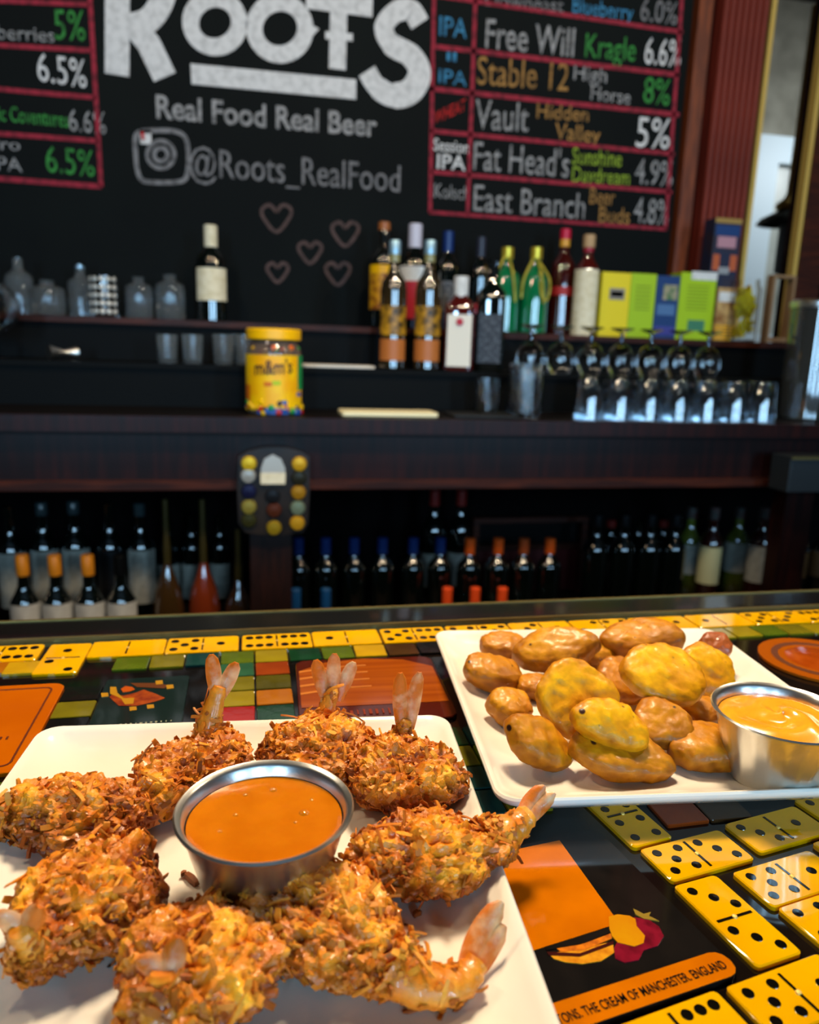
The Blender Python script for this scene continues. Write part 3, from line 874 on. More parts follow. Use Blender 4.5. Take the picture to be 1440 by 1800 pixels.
# ------------------------------------------------------------------ bottles under the counter
ZA, ZC = -.535, -.43
WG = 'wine bottles on the shelves under the counter'
cream2 = mat('off_white_label', 'b9b6a8', .6, col2='9c9a8e', nscale=50)
for i, (px, cp) in enumerate(((38, amber_f), (95, amber_f), (153, amber_f), (210, blackm))):
    stand('wine_bottle', px, 977, 1.73, ZA, 55, 'wine', dark_glass, ords[i] + ' front wine bottle from the left, ' + ('ochre' if i < 3 else 'black') + ' capsule and white label', group='front row of white labelled wine bottles',
          cap=cp, caph=.145, lab=(.12, .655, mat('white_wine_label', 'c9c6be', .6, col2='b5b2aa', nscale=40)))
for i, (px, yt_, lb) in enumerate(((14, 890, 'cream'), (72, 884, 'cream'), (128, 882, 'grey white'), (190, 885, 'dark'), (245, 886, 'grey white'))):
    stand('wine_bottle', px, yt_, 1.86, ZC, 50, 'wine', dark_glass, ords[i] + ' dark bottle from the left in the rear row with a ' + lb + ' label', group='rear row of wine bottles at left',
          cap=mat('clear_neck_foil', '2a3638', .2) if i in (1, 2, 4) else None, caph=.1, lab=(.15, .62, cream2 if lb != 'dark' else black_p))
# syrup bottles with long pourers
for i, (px, m, lb) in enumerate(((290, mat('honey_syrup', '3c2810', .1, coat=1), 'honey brown'), (355, copper, 'copper red'), (418, mat('brown_syrup', '2c1c0c', .1, coat=1), 'dark brown'))):
    tp = ony(px, 878 if i < 2 else 930, 1.74); base = ZA
    h = tp.z - base; r = 26 * depth(tp) / F
    t = thing('syrup_bottle', (tp.x, 1.74, base), lb + ' round syrup bottle with a long olive pourer under the counter', 'bottle', 'syrup bottles with pourers')
    MB().lathe([(r * .8, 0), (r, .01), (r * 1.05, h * .40), (r * .85, h * .50), (r * .4, h * .60), (r * .22, h * .66), (.001, h * .66)], 28).build('glass_body', m, t)
    MB().lathe([(r * .25, h * .62), (r * .25, h * .74), (r * .2, h * .8), (r * .18, h), (.001, h)], 16).build('pourer', olive_pl, t)
for i, (px, m) in enumerate(((294, cream2), (336, cream2), (386, cream2))):
    stand('wine_bottle', px, 905, 1.97, ZC, 40, 'wine', dark_glass, ords[i] + ' dark bottle with a pale label behind the syrup bottles', group='bottles behind the syrup bottles', lab=(.05, .45, m))
# blue-necked row
for i, px in enumerate((525, 573, 623, 673, 727, 775)):
    stand('wine_bottle', px, 946, 1.80, ZC, 46, 'wine', dark_glass, ords[i] + ' blue necked dark bottle from the left in the middle row', group='blue necked bottles under the counter', cap=blue_f, caph=.19)
for i, px in enumerate((520, 573)):
    stand('wine_bottle', px, 1036, 1.72, ZA, 46, 'wine', dark_glass, ('left' if i == 0 else 'right') + ' blue capped bottle in front just over the bar edge', group='front blue capped bottles', cap=mat('blue_cap', '144a7c', .4), caph=.22)
for i, px in enumerate((765, 812)):
    stand('wine_bottle', px, 862, 1.95, ZC, 46, 'wine', dark_glass, ('left' if i == 0 else 'right') + ' of two tall bottles with dark red necks at the back', group='tall bottles with dark red necks', cap=darkred_f, caph=.14, lab=(.1, .42, cream2))
for i, px in enumerate((827, 877, 922, 968)):
    stand('wine_bottle', px, 947, 1.80, ZC, 46, 'wine', dark_glass, ords[i] + ' orange necked bottle from the left in the rear row', group='rear orange necked bottles', cap=orange_p if i != 2 else mat('dull_orange', 'a8481a', .4), caph=.20)
for i, px in enumerate((787, 836, 884)):
    stand('wine_bottle', px, 1034, 1.72, ZA, 46, 'wine', dark_glass, ords[i] + ' orange capped bottle from the left in the front row', group='front orange capped bottles', cap=mat('bright_orange_foil', 'f2501a', .4), caph=.25)
a, b = ony(838, 915, 1.9), ony(1028, 1060, 1.9)
t = thing('bottle_crate', ((a.x + b.x) / 2, 1.93, ZC), 'dark wooden crate with a deep red panel behind the orange necked bottles', 'crate')
cw_, hc = b.x - a.x, a.z - ZC
for sx in (-1, 1): MB().box(sx * (cw_ / 2 - .008), 0, hc / 2, .016, .02, hc).build('frame_post', brownwood, t, False)
for zz in (.97, .62): MB().box(0, 0, hc * zz, cw_ - .032, .02, .014).build('rail', brownwood, t, False)
MB().box(0, .02, hc * .3, cw_, .01, hc * .6).build('red_panel', mat('deep_red_panel', '4c0a0a', .5), t, False)
MB().box(0, .02, hc * .8, cw_, .01, hc * .3).build('black_panel', blackm, t, False)
for i, px in enumerate((1052, 1100, 1146, 1190)):
    stand('wine_bottle', px, 905, 1.82, ZC, 47, 'wine', dark_glass, ords[i] + ' plain black wine bottle from the left, right of the crate', group='black wine bottles right of the crate', cap=mat('black_foil', '0c0c0e', .35), caph=.12)
for i, px in enumerate((1075, 1123, 1168)):
    stand('wine_bottle', px, 915, 2.0, ZC, 42, 'wine', dark_glass, ords[i] + ' pale labelled bottle seen between the plain black bottles', group='pale labelled bottles behind the black ones', cap=darkred_f if i != 1 else None, caph=.1, lab=(.1, .40, cream2))
gw = mat('pale_wine', '5c6a24', .1, coat=1, col2='3c2c12', nscale=6)
rose = mat('dark_rose_wine', '30100a', .1, coat=1)
for i, (px, g, l0, lm_) in enumerate(((1218, gw, .25, cream2), (1258, rose, .2, mat('yellow_cream_label', 'd8d09a', .6)), (1303, gw, .25, cream2), (1345, rose, .2, MATS['off_white_label']), (1376, rose, .2, tan_p))):
    stand('wine_bottle', px, 893, 1.89 - .07 * (i % 2), ZC, 42, 'wine', g, ords[i] + ' pale labelled wine bottle from the left at the shelf\'s right', group='wine bottles with pale labels at right', cap=mat('grey_neck_foil', '3c4442', .3, col2='5c1c18', nscale=40), caph=.12, lab=(l0, .60, lm_))
for i, px in enumerate((1408, 1445)):
    stand('wine_bottle', px + 6, 915, 1.80, ZC, 34, 'wine', dark_glass, ('left' if i == 0 else 'right') + ' dark bottle at the far right edge of the shelf', group='dark bottles at the right edge', lab=(.3, .62, mat('brown_label', '5a4020', .6)))
# grey metal box hung on the rail at right
a, b = ony(1367, 798, 1.6), ony(1470, 858, 1.6)
t = thing('metal_box', ((a.x + b.x) / 2, 1.585, (a.z + b.z) / 2), 'blue grey metal box fixed to the rail at the right edge', 'box')
rb = MB(); rbox(rb, (b.x - a.x) / 2, .035, -(a.z - b.z) / 2, (a.z - b.z) / 2, .003, .001); rb.build('box_body', mat('slate_metal', '2a3034', .4, .4), t, False)
MB().box(0, -.037, (a.z - b.z) / 2 - .003, b.x - a.x, .004, .006).build('top_edge', brass_d, t, False)

# ------------------------------------------------------------------ the bar
bar = thing('bar_counter', (0.3, .34, ZF), 'bar counter inlaid with yellow dominoes, mosaic tiles and coasters under resin', 'bar')
BO = Vector((0.3, .34, ZF))


def bpart(name, mb, m, parent=None, smooth=False):
    if parent is None:
        mb.v = [tuple(Vector(v) - BO) for v in mb.v]
        return mb.build(name, m, bar, smooth)
    return mb.build(name, m, parent, smooth)


bpart('countertop', MB().box(.3, .30, -.0225, 3.4, .70, .04), resin_black)
bpart('bar_rail', MB().box(.3, .632, .0008 - .02, 3.4, .036, .0416), mat('black_rail', '0b0b0a', .22, coat=.4))
bpart('brass_strip', MB().box(.3, .6125, -.001, 3.4, .0022, .0045), brass_d)
bpart('brass_strip', MB().box(.3, .6515, -.0065, 3.4, .003, .018), brass_d)
sj = onz(1305, 1075, .001)
bpart('rail_joint', MB().box(sj.x, .632, .0012, .003, .036, .0006), brass_d)
bpart('bar_front', MB().box(.3, .20, (ZF - .045) / 2 - .02, 3.3, .03, -ZF - .045 + .03), wood)
bpart('bar_back', MB().box(.3, .60, (ZF - .045) / 2 - .02, 3.3, .03, -ZF - .045 + .03), darkwood)

ivory = mat('yellow_domino', 'e0a600', .07, coat=.3, col2='cc8e00', nscale=14, lo=.4, hi=.8)
pipm = mat('black_pip', '0b0906', .1, coat=.2)
PIPS = {0: [], 1: [(0, 0)], 2: [(-1, -1), (1, 1)], 3: [(-1, -1), (0, 0), (1, 1)], 4: [(-1, -1), (1, 1), (-1, 1), (1, -1)], 5: [(-1, -1), (1, 1), (-1, 1), (1, -1), (0, 0)],
        6: [(-1, -1), (0, -1), (1, -1), (-1, 1), (0, 1), (1, 1)]}
dom_cache = {}


def domino(cx, cy, ang, a, b, L=.0495, W=.0243, pr=.0024, flip=1, spin=True):
    key = (L, W)
    if key not in dom_cache:
        m = MB(); rbox(m, L / 2, W / 2, -.004, 0, .0022, .0006, n=3)
        dv = MB().box(0, 0, .00008, .0013, W * .78, .0003)
        sp = MB().lathe([(.0013, 0), (.001, .0006), (.0001, .0008)], 12)
        dom_cache[key] = (m.mesh('domino', ivory), dv.mesh('divider', pipm, False), sp.mesh('spinner', brass))
    md, dv, sp = dom_cache[key]
    z = -.0002 if (cx * 1000) % 2 < 1 else 0
    o = link('domino', md, bar, (cx - BO.x, cy - BO.y, z - BO.z), (0, 0, R(ang)))
    link('divider', dv, o)
    if spin: link('spinner', sp, o)
    if a or b:
        k = ('p', L, W, a, b, flip)
        if k not in dom_cache:
            pm = MB(); s = W * .27
            for sgn, n in ((-1, a), (1, b)):
                for u, v in PIPS[n]:
                    pm.lathe([(pr, 0), (pr * .96, .00025), (.00005, .0003)], 16, Matrix.Translation((sgn * L / 4 + u * s * .95, flip * v * s, 0)))
            dom_cache[k] = pm.mesh('pips', pipm, False)
        link('pips', dom_cache[k], o)
    return o


used = []      # rectangles already filled (centre, half sizes, angle)


def dm(cx, cy, ang, a, b, **k):
    domino(cx, cy, ang, a, b, **k)
    used.append((cx, cy, k.get('L', .0495) / 2 + .001, k.get('W', .0243) / 2 + .001, R(ang)))


# far row along the rail, big dominoes
bigk = dict(L=.0555, W=.0305, pr=.0033)
row = [(-.301, 3, 5), (-.243, 2, 4), (-.185, 0, 6)]
for cx, a, b in row: dm(cx, .587, 0, a, b, **bigk)
dm(-.138, .573, -91, 1, 2, **bigk)
for cx, a, b in ((-.094, 0, 0), (-.0375, 5, 1), (.0205, 6, 6), (.077, 1, 0), (.1345, 5, 6), (.192, 4, 5), (.249, 3, 1), (.3065, 2, 4), (.364, 6, 1), (.4215, 1, 0), (.479, 5, 3), (.5365, 6, 2), (.594, 3, 3), (.6515, 0, 4)):
    dm(cx, .587, 0, a, b, **bigk)
A = 10.3
for cx, cy, ang, a, b, fl in ((.2105, .2878, 9.5, 5, 3, -1), (.1895, .3235, A - 90, 4, 4, 1), (.2645, .2998, A, 3, 1, -1), (.2455, .2652, A, 5, 1, 1), (.2027, .2468, A - 91, 3, 3, 1),
                              (.2512, .2408, A, 4, 2, 1), (.2025, .2068, A, 5, 1, 1), (.1495, .1975, A, 1, 6, 1), (.3165, .3135, A, 4, 1, 1), (.2995, .2785, A, 3, 5, 1), (.3035, .2515, A, 6, 2, 1),
                              (.2545, .2155, A, 3, 5, 1), (.207, .180, A, 2, 4, 1), (.155, .171, A, 5, 5, 1), (.258, .189, A, 0, 3, 1), (.306, .225, A, 1, 1, 1), (.35, .285, A, 2, 2, 1), (.355, .258, A, 5, 0, 1),
                              (.368, .322, A, 3, 2, 1)):
    dm(cx, cy, ang, a, b, flip=fl)

# the pint-glass coaster in front: flat print on a real coaster
cor = [onz(1308, 1693), onz(1297, 1712), onz(1016, 1782 + 26), onz(850, 1432), onz(1030, 1418)]
print_z = .0003
ca_ = Vector((.1865, .2190, 0)); ux = Vector((math.cos(R(9.5)), math.sin(R(9.5)), 0)); uy = Vector((-ux.y, ux.x, 0))
cc = ca_ - ux * .0485 + uy * .0485
co_m = MB(); rbox(co_m, .0487, .0487, -.0035, .0001, .006, .0004, n=5)
coaster = link('coaster', co_m.mesh('coaster', mat('coaster_black', '12100f', .08, coat=.2, col2='1a1614', nscale=40)), bar, cc - BO, (0, 0, R(9.5)))
coaster['label'] = 'black coaster printed with an orange pint glass'
used.append((cc.x, cc.y, .05, .05, R(9.5)))


def loc_c(px, py):
    p = onz(px, py, 0) - cc
    return (p.dot(ux), p.dot(uy))


def cprint(name, pts, m, z1=.0003, parent=coaster):
    return MB().prism([loc_c(*p) for p in pts], .0001, z1).build(name, m, parent, False)


def C6(pts): return [(840 + x / 2.4, 1380 + y / 2.4) for x, y in pts]


or_print = mat('orange_print_ink', 'c86a00', .08, coat=.2, col2='b85e00', nscale=30)
bnd = MB(); rbox(bnd, .0487, .0062, .0001, .0003, .0055, .00005, cy=-.0487 + .0062)
bnd.build('orange_band', or_print, coaster, False)
p1, p2, p3 = loc_c(*C6([(575, 555)])[0]), loc_c(*C6([(555, 598)])[0]), loc_c(*C6([(345, 235)])[0])
MB().prism([p2, p1, p3, (p3[0] - .055, p3[1] + .002), (p2[0] - .045, p2[1] - .001)], .0001, .0003).build('pint_print', or_print, coaster, False)
cprint('peel_print', C6([(300, 715), (430, 690), (570, 665), (575, 710), (520, 745), (440, 757), (370, 750), (320, 735)]), mat('ochre_print', 'd9941e', .08, coat=.2, col2='b86a12', nscale=200), .0004)
cprint('stripe_print', C6([(285, 690), (420, 660), (555, 600), (560, 625), (430, 678), (290, 700)]), MATS['coaster_black'], .0005)
cprint('stripe_print', C6([(290, 708), (430, 715), (572, 662), (572, 676), (430, 728), (300, 722)]), mat('maroon_print', '3c1410', .08, coat=.2), .0006)
cprint('grain_print', C6([(330, 690), (450, 672), (560, 630), (566, 650), (450, 700), (350, 706)]), mat('orange_grain', 'd87818', .08, coat=.2, col2='a04c18', nscale=260), .0005)
cprint('berry_print', C6([(575, 690), (620, 600), (660, 560), (720, 570), (765, 600), (785, 640), (760, 680), (700, 700), (680, 740), (620, 752), (580, 735)]), mat('raspberry_print', '7a1226', .1, coat=.2, col2='5a0c1a', nscale=160), .0004)
cprint('peach_print', C6([(555, 610), (552, 560), (590, 550), (640, 556), (665, 570), (670, 600), (705, 640), (700, 670), (660, 685), (590, 668), (565, 640)]), mat('peach_ink', 'c88a08', .1, coat=.2, col2='c07808', nscale=50), .0006)
cprint('leaf_print', C6([(655, 525), (700, 548), (730, 540), (722, 556), (765, 578), (700, 568), (665, 550)]), mat('leaf_ink', '8a7028', .1), .0006)
me, v = text_mesh('BODDINGTONS. THE CREAM OF MANCHESTER. ENGLAND', 'coaster_lettering', MATS['coaster_black'], .012)
v[:, 2] = 0
fit_text(me, v, (-.0485, -.0452, .0005), (.0935, 0, 0), (0, .0042, 0))
link('coaster_lettering', me, coaster)


def coast(cx, cy, hx, hy, ang, m, label, r=.008):
    k = MB(); rbox(k, hx, hy, -.0035, 0, r, .0004, n=5)
    o = link('coaster', k.mesh('coaster', m), bar, (cx - BO.x, cy - BO.y, .0001 - BO.z), (0, 0, R(ang)))
    o['label'] = label
    used.append((cx, cy, hx + .001, hy + .001, R(ang)))
    return o


def marks(x, y, wd, ht, n, m, parent, sl=0.0):
    k = MB(); r4 = random.Random(n)
    for i in range(n):
        xx = x + wd * (i + .5) / n
        k.box(xx, y + sl * (xx - x), .0004, wd / n * r4.uniform(.2, .6), ht * r4.uniform(.6, 1), .0002)
    tag(k.build('print_marks', m, parent, False), kind='stuff')


oc = coast(-.175, .470, .049, .0575, 0, mat('orange_card', 'ae5200', .08, coat=.2, col2='ba5c00', nscale=12), 'plain orange coaster with a thin dark border line')
ln = MB()
Ls = [rsq(.0425, .005, .0001, 5, hy=.051), rsq(.0425, .005, .0003, 5, hy=.051), rsq(.0413, .004, .0003, 5, hy=.0498), rsq(.0413, .004, .0001, 5, hy=.0498)]
ln.loops(Ls, False, False).build('border_line', mat('brown_line', '5a2206', .4), oc, False)
marks(.012, -.018, .022, .0035, 6, MATS['brown_line'], oc)
cc2 = coast(.083, .492, .052, .05, -2, mat('dark_red_card', '481608', .08, coat=.2), 'dark red coaster with orange wood arcs and red lettering')
MB().prism([(-.05, -.028), (.05, -.028), (.05, .03), (.03, .044), (0, .049), (-.03, .044), (-.05, .03)], 0, .0003).build('orange_field', mat('rust_orange', '863a06', .1, coat=.2, col2='984a0a', nscale=12, stretch=(.5, 12, 1)), cc2, False)
for i in range(4):
    yy = .03 - i * .012
    MB().prism([(-.05, yy), (-.02, yy + .006), (.0, yy + .007), (.0, yy + .0055), (-.02, yy + .0045), (-.05, yy - .003)], .0003, .0005).build('arc_print', mat('amber_arc', 'b86a1c', .4), cc2, False)
marks(-.024, -.038, .05, .008, 12, mat('red_gold_ink', '7c2c14', .3), cc2)
cd_ = coast(-.0715, .4915, .028, .037, 0, mat('dark_teal_card', '12201e', .08, coat=.2), 'dark card with a painted red and gold figure', r=.003)
rp, gp = mat('rust_red_ink', '74280c', .15, coat=.2, col2='9a440c', nscale=120), mat('ochre_ink', 'a87814', .15, coat=.2)


def card_print(name, pts, m, z1):
    P = [onz(170 + x / 8.47, 1160 + y / 8.47) for x, y in pts]
    MB().prism([(p.x + .0715, p.y - .4915) for p in P], .0001, z1).build(name, m, cd_, False)


card_print('figure_print', [(190, 560), (330, 690), (600, 690), (860, 630), (1020, 575), (850, 500), (700, 450), (560, 500), (400, 540), (230, 520)], rp, .0003)
card_print('gold_print', [(200, 410), (290, 410), (310, 500), (400, 580), (560, 575), (545, 660), (420, 670), (360, 580), (200, 510)], gp, .0004)
card_print('stripe_print', [(500, 350), (900, 350), (1080, 390), (1000, 430), (600, 410)], mat('dull_brown_ink', '5a3014', .15), .0003)
card_print('orange_print', [(360, 440), (430, 400), (530, 410), (570, 450), (480, 480), (390, 490)], mat('bright_rust_ink', 'a84808', .15), .0004)
for x, y in ((930, 345), (1090, 410), (540, 735), (800, 705), (120, 530)):
    card_print('gold_dot', [(x - 55, y - 25), (x + 50, y - 32), (x + 58, y + 20), (x - 45, y + 34)], gp, .0005)
marks(-.019, -.033, .042, .0022, 14, mat('pale_ink', '8c8c74', .5), cd_, .03)
rc = onz(1432, 1160)
k = MB().lathe([(.044, -.003), (.046, -.002), (.046, 0), (.001, 0)], 36)
o = link('coaster', k.mesh('coaster', mat('terracotta_card', '9c4c08', .1, coat=.2)), bar, (rc.x + .005 - BO.x, rc.y - BO.y, .0002 - BO.z))
o['label'] = 'round terracotta coaster with a dark ring'
used.append((rc.x + .005, rc.y, .045, .045, 0))
MB().lathe([(.036, 0), (.036, .0003), (.031, .0003), (.031, 0)], 36, close=False).build('dark_ring', mat('brown_ring', '5a2c14', .4), o)
MB().lathe([(.026, 0), (.025, .0003), (.001, .0003)], 30).build('centre_print', mat('rust_print', '8e3806', .1, coat=.2, col2='a0460c', nscale=60), o)

# mosaic tiles
TC = {n: mat('tile_' + n, c, .08, coat=.3, col2=c2, nscale=40, bump=.1, bscale=120) for n, c, c2 in (
    ('olive', '645c10', '706812'), ('leaf', '48560f', '506012'), ('moss', '4c460c', '423e0c'), ('teal', '10302e', '143a36'), ('green', '0e2e18', '123a20'), ('aqua', '264c34', '2c583c'),
    ('yellow', 'ac840e', 'b89010'), ('red', '8a1206', '94180a'), ('rust', '7c300c', '88380e'), ('orange', '985608', 'a0600c'), ('black', '0e100f', '14110e'), ('brown', '3a2410', '442c14'), ('gold', '82700e', '8a7a12'))}
cols = [-.126, -.1, -.074, -.048, -.022, .003, .029, .055, .081, .107]
tmesh = {}


def tile(x, y, n, hx=.0122, hy=.0110, ang=0):
    k = (n, round(hx, 4), round(hy, 4))
    if k not in tmesh:
        t = MB(); rbox(t, hx, hy, -.0035, 0, .0012, .0004, n=2)
        tmesh[k] = t.mesh('tile', TC[n], False)
    link('tile', tmesh[k], bar, (x - BO.x, y - BO.y, -.0006 - BO.z + rnd.uniform(-.0003, .0003)), (0, 0, R(ang + rnd.uniform(-1.5, 1.5))))


def blocked(x, y, r=.0115):
    for cx, cy, hx, hy, a in used:
        dx, dy = x - cx, y - cy
        u = dx * math.cos(a) + dy * math.sin(a); v_ = -dx * math.sin(a) + dy * math.cos(a)
        if abs(u) < hx + r and abs(v_) < hy + r: return True
    return False


FIX = {0: ['olive', 'leaf', 'olive', 'teal', 'leaf', 'gold', 'green', 'leaf', 'yellow', 'brown', 'black'],
       1: ['black', 'olive', None, 'olive', 'aqua', 'rust', 'teal', None, None, None, None],
       2: ['black', 'olive', None, 'olive', 'olive', 'moss', None, None, None, None, None],
       3: ['olive', 'black', None, 'orange', 'gold', 'orange', None, None, None, None, None],
       4: ['black', 'olive', None, 'olive', 'red', 'green', None, None, None, None, None],
       5: ['yellow', 'black', 'yellow', 'gold', 'teal', 'olive', None, None, None, None, None]}
names = ['olive', 'leaf', 'teal', 'green', 'black', 'gold', 'olive', 'moss', 'rust', 'black', 'red', 'brown', 'teal']
pitch = .0257
q_ = onz(52, 1171); tile(q_.x, q_.y, 'yellow', .0165, .0105); used.append((q_.x, q_.y, .017, .011, 0))
q_ = onz(-5, 1171); tile(q_.x, q_.y, 'orange', .0165, .0105); used.append((q_.x, q_.y, .017, .011, 0))
tiles = 0
for j in range(17):
    y = .5585 - j * .0236
    for i in range(-9, 27):
        x = cols[0] + .0128 + i * pitch
        if y < .34 and not (.19 < x < .45): continue
        fx = FIX.get(j, [None] * 11)[i] if 0 <= i < 11 and j in FIX else None
        if blocked(x, y, .0105): continue
        n = fx or names[(rnd.randrange(len(names)))]
        tile(x, y, n); tiles += 1

# ------------------------------------------------------------------ plates
def plate(cx, cy, ang, half, label):
    t = thing('square_plate', (cx, cy, .0008), label, 'plate', 'white square plates', R(ang))
    Ls = [rsq(half * .70, .014, .0), rsq(half * .72, .014, .0), rsq(half * .76, .014, .0035), rsq(half * .93, .013, .0085), rsq(half * .99, .012, .0145), rsq(half, .012, .0168),
          rsq(half, .012, .0180), rsq(half * .992, .0115, .0190), rsq(half * .98, .011, .0188), rsq(half * .955, .011, .0166), rsq(half * .90, .014, .0120), rsq(half * .80, .016, .0090), rsq(half * .70, .018, .0080), rsq(half * .3, .018, .0078)]
    Ls = [[tuple(Vector(p)) for p in L] for L in Ls]
    MB().loops(Ls).build('plate_body', porcelain, t)
    return t


P1 = plate(-.010, .3005, -4.6, .1165, 'white square plate of coconut shrimp nearest the camera')
P2 = plate(.2425, .4185, -5.6, .1145, 'white square plate of fried pieces behind and right of the shrimp plate')
PZ = .0090      # plate well surface


def ramekin(x, y, z, label, fluted=False, sm=None, mound=False, sname='sauce'):
    t = thing('ramekin', (x, y, z), label, 'ramekin', 'steel sauce ramekins')
    H, ro, rb = .040, .0352, .0235
    outer = [(rb * .9, 0), (rb, .0015)] + [(rb + (ro - .0012 - rb) * (k / 8) ** .9, .0015 + (H - .0025) * k / 8) for k in range(1, 9)]
    rim = [(ro + .0008, H - .001), (ro + .0012, H), (ro + .0004, H + .0008), (ro - .0012, H)]
    inner = [(rb + (ro - .0022 - rb) * (k / 8) ** .9, .0025 + (H - .0035) * k / 8) for k in range(8, -1, -1)] + [(.0005, .0025)]
    prof = outer + rim + inner
    seg = 96; m = MB(); n = seg; vs = []; fs = []
    for q, (r, zz) in enumerate(prof):
        for i in range(n):
            a = 2 * math.pi * i / n
            f = 1.0
            if fluted and .003 < zz < H * .86: f = 1 - .012 * abs(math.sin(a * 12))
            vs.append((r * f * math.cos(a), r * f * math.sin(a), zz))
    for q in range(len(prof) - 1):
        for i in range(n):
            k = (i + 1) % n; fs.append((q * n + i, q * n + k, (q + 1) * n + k, (q + 1) * n + i))
    fs.append(tuple(reversed(range(n))))
    m.add(vs, fs).build('steel_cup', steel, t)
    zl = H - .0062 if not mound else H - .0055
    rl = rb + (ro - .0022 - rb) * ((zl - .0025) / (H - .0035)) ** .9 - .0003
    m = MB(); rings = 26; vs = []; fs = []
    for q in range(rings + 1):
        f = q / rings; r = rl * f
        for i in range(72):
            a = 2 * math.pi * i / 72; X, Y = r * math.cos(a), r * math.sin(a)
            if mound:
                hz = .0045 * (1 - f ** 3) + .0022 * (1 - f ** 4) * noise.noise(Vector((X * 60, Y * 60, 3))) + .0012 * (1 - f ** 4) * math.sin(f * 9 + a * 2)
            else:
                hz = .0008 * f ** 12 + .00012 * noise.noise(Vector((X * 150, Y * 150, 3)))
            vs.append((X, Y, zl + hz))
    for q in range(rings):
        for i in range(72):
            k = (i + 1) % 72; fs.append((q * 72 + i, q * 72 + k, (q + 1) * 72 + k, (q + 1) * 72 + i))
    m.add(vs, fs)
    if not mound:
        for bx, by, br in ((.016, .003, .0022), (-.012, .006, .0012), (.004, .022, .0016), (-.018, -.004, .001), (.012, -.003, .0008), (-.008, .020, .0012), (.02, .012, .0009)):
            m.lathe([(br, 0), (br * .7, br * .28), (.0001, br * .38)], 14, Matrix.Translation((bx, by, zl)))
    m.build(sname, sm, t)
    return t


sauce1 = mat('orange_dipping_sauce', 'c87008', .12, coat=.4, col2='be6604', nscale=60, sss=.2, ssss=.006, sssr=(1, .5, .1), spec=.5)
sauce2 = mat('cheddar_orange_sauce', 'f8a423', .18, coat=.4, col2='f4981c', nscale=40, sss=.3, ssss=.006)
r1 = onz(466, 1430, .048)
ramekin(.0048, .2835, PZ, 'steel ramekin of thin orange sauce in the middle of the shrimp plate', False, sauce1)
ramekin(.2815, .3290, PZ, 'fluted steel ramekin of thick yellow sauce beside the fried pieces', True, sauce2, True)

# ------------------------------------------------------------------ fried pieces on the far plate
def tone(me, vals):
    ca = me.color_attributes.new('tone', 'FLOAT_COLOR', 'POINT')
    ca.data.foreach_set('color', np.asarray(vals, dtype=np.float32).ravel())


def ico(sub):
    import bmesh
    b = bmesh.new(); bmesh.ops.create_icosphere(b, subdivisions=sub, radius=1)
    vs = [v.co.copy() for v in b.verts]; fs = [tuple(v.index for v in f.verts) for f in b.faces]
    b.free(); return vs, fs


ICO5, ICO6 = ico(5), ico(6)


def batter_mat(name, c1, c2, c3):
    if name in MATS: return MATS[name]
    m = mat(name, c1, .48, coat=.08, col2=c2, nscale=45, ndetail=5, lo=.45, hi=.75, bump=.3, bscale=300, sss=.05, ssss=.003, sssr=(1, .5, .1), spec=.35, vcol=True)
    nt = m.node_tree; b = nt.nodes['Principled BSDF']
    src = b.inputs['Base Color'].links[0].from_socket
    tc = [n for n in nt.nodes if n.type == 'TEX_COORD'][0]
    v = nt.nodes.new('ShaderNodeTexVoronoi'); v.inputs['Scale'].default_value = 85
    n = nt.nodes.new('ShaderNodeTexNoise'); n.inputs['Scale'].default_value = 30
    nt.links.new(tc.outputs['Object'], v.inputs['Vector']); nt.links.new(tc.outputs['Object'], n.inputs['Vector'])
    r = nt.nodes.new('ShaderNodeValToRGB'); r.color_ramp.elements[0].position = .05; r.color_ramp.elements[1].position = .12
    r.color_ramp.elements[0].color = lin(c3); r.color_ramp.elements[1].color = (1, 1, 1, 1)
    mx = nt.nodes.new('ShaderNodeMix'); mx.data_type = 'RGBA'; mx.blend_type = 'MULTIPLY'; mx.inputs[0].default_value = 1
    ad = nt.nodes.new('ShaderNodeMath'); ad.operation = 'MULTIPLY_ADD'; ad.inputs[1].default_value = .9; ad.inputs[2].default_value = -.40
    ad2 = nt.nodes.new('ShaderNodeMath'); ad2.operation = 'ADD'
    nt.links.new(n.outputs['Fac'], ad.inputs[0]); nt.links.new(ad.outputs[0], ad2.inputs[0]); nt.links.new(v.outputs['Distance'], ad2.inputs[1])
    nt.links.new(ad2.outputs[0], r.inputs[0]); nt.links.new(src, mx.inputs[6]); nt.links.new(r.outputs[0], mx.inputs[7])
    nt.links.new(mx.outputs[2], b.inputs['Base Color'])
    return m


bat_y = batter_mat('golden_batter', 'cc8800', '985800', '3a1c08')
bat_b = batter_mat('brown_batter', 'c07a00', '884e00', '3a1c08')
bat_l = batter_mat('light_golden_batter', 'e8a200', 'c27600', '3a1c08')


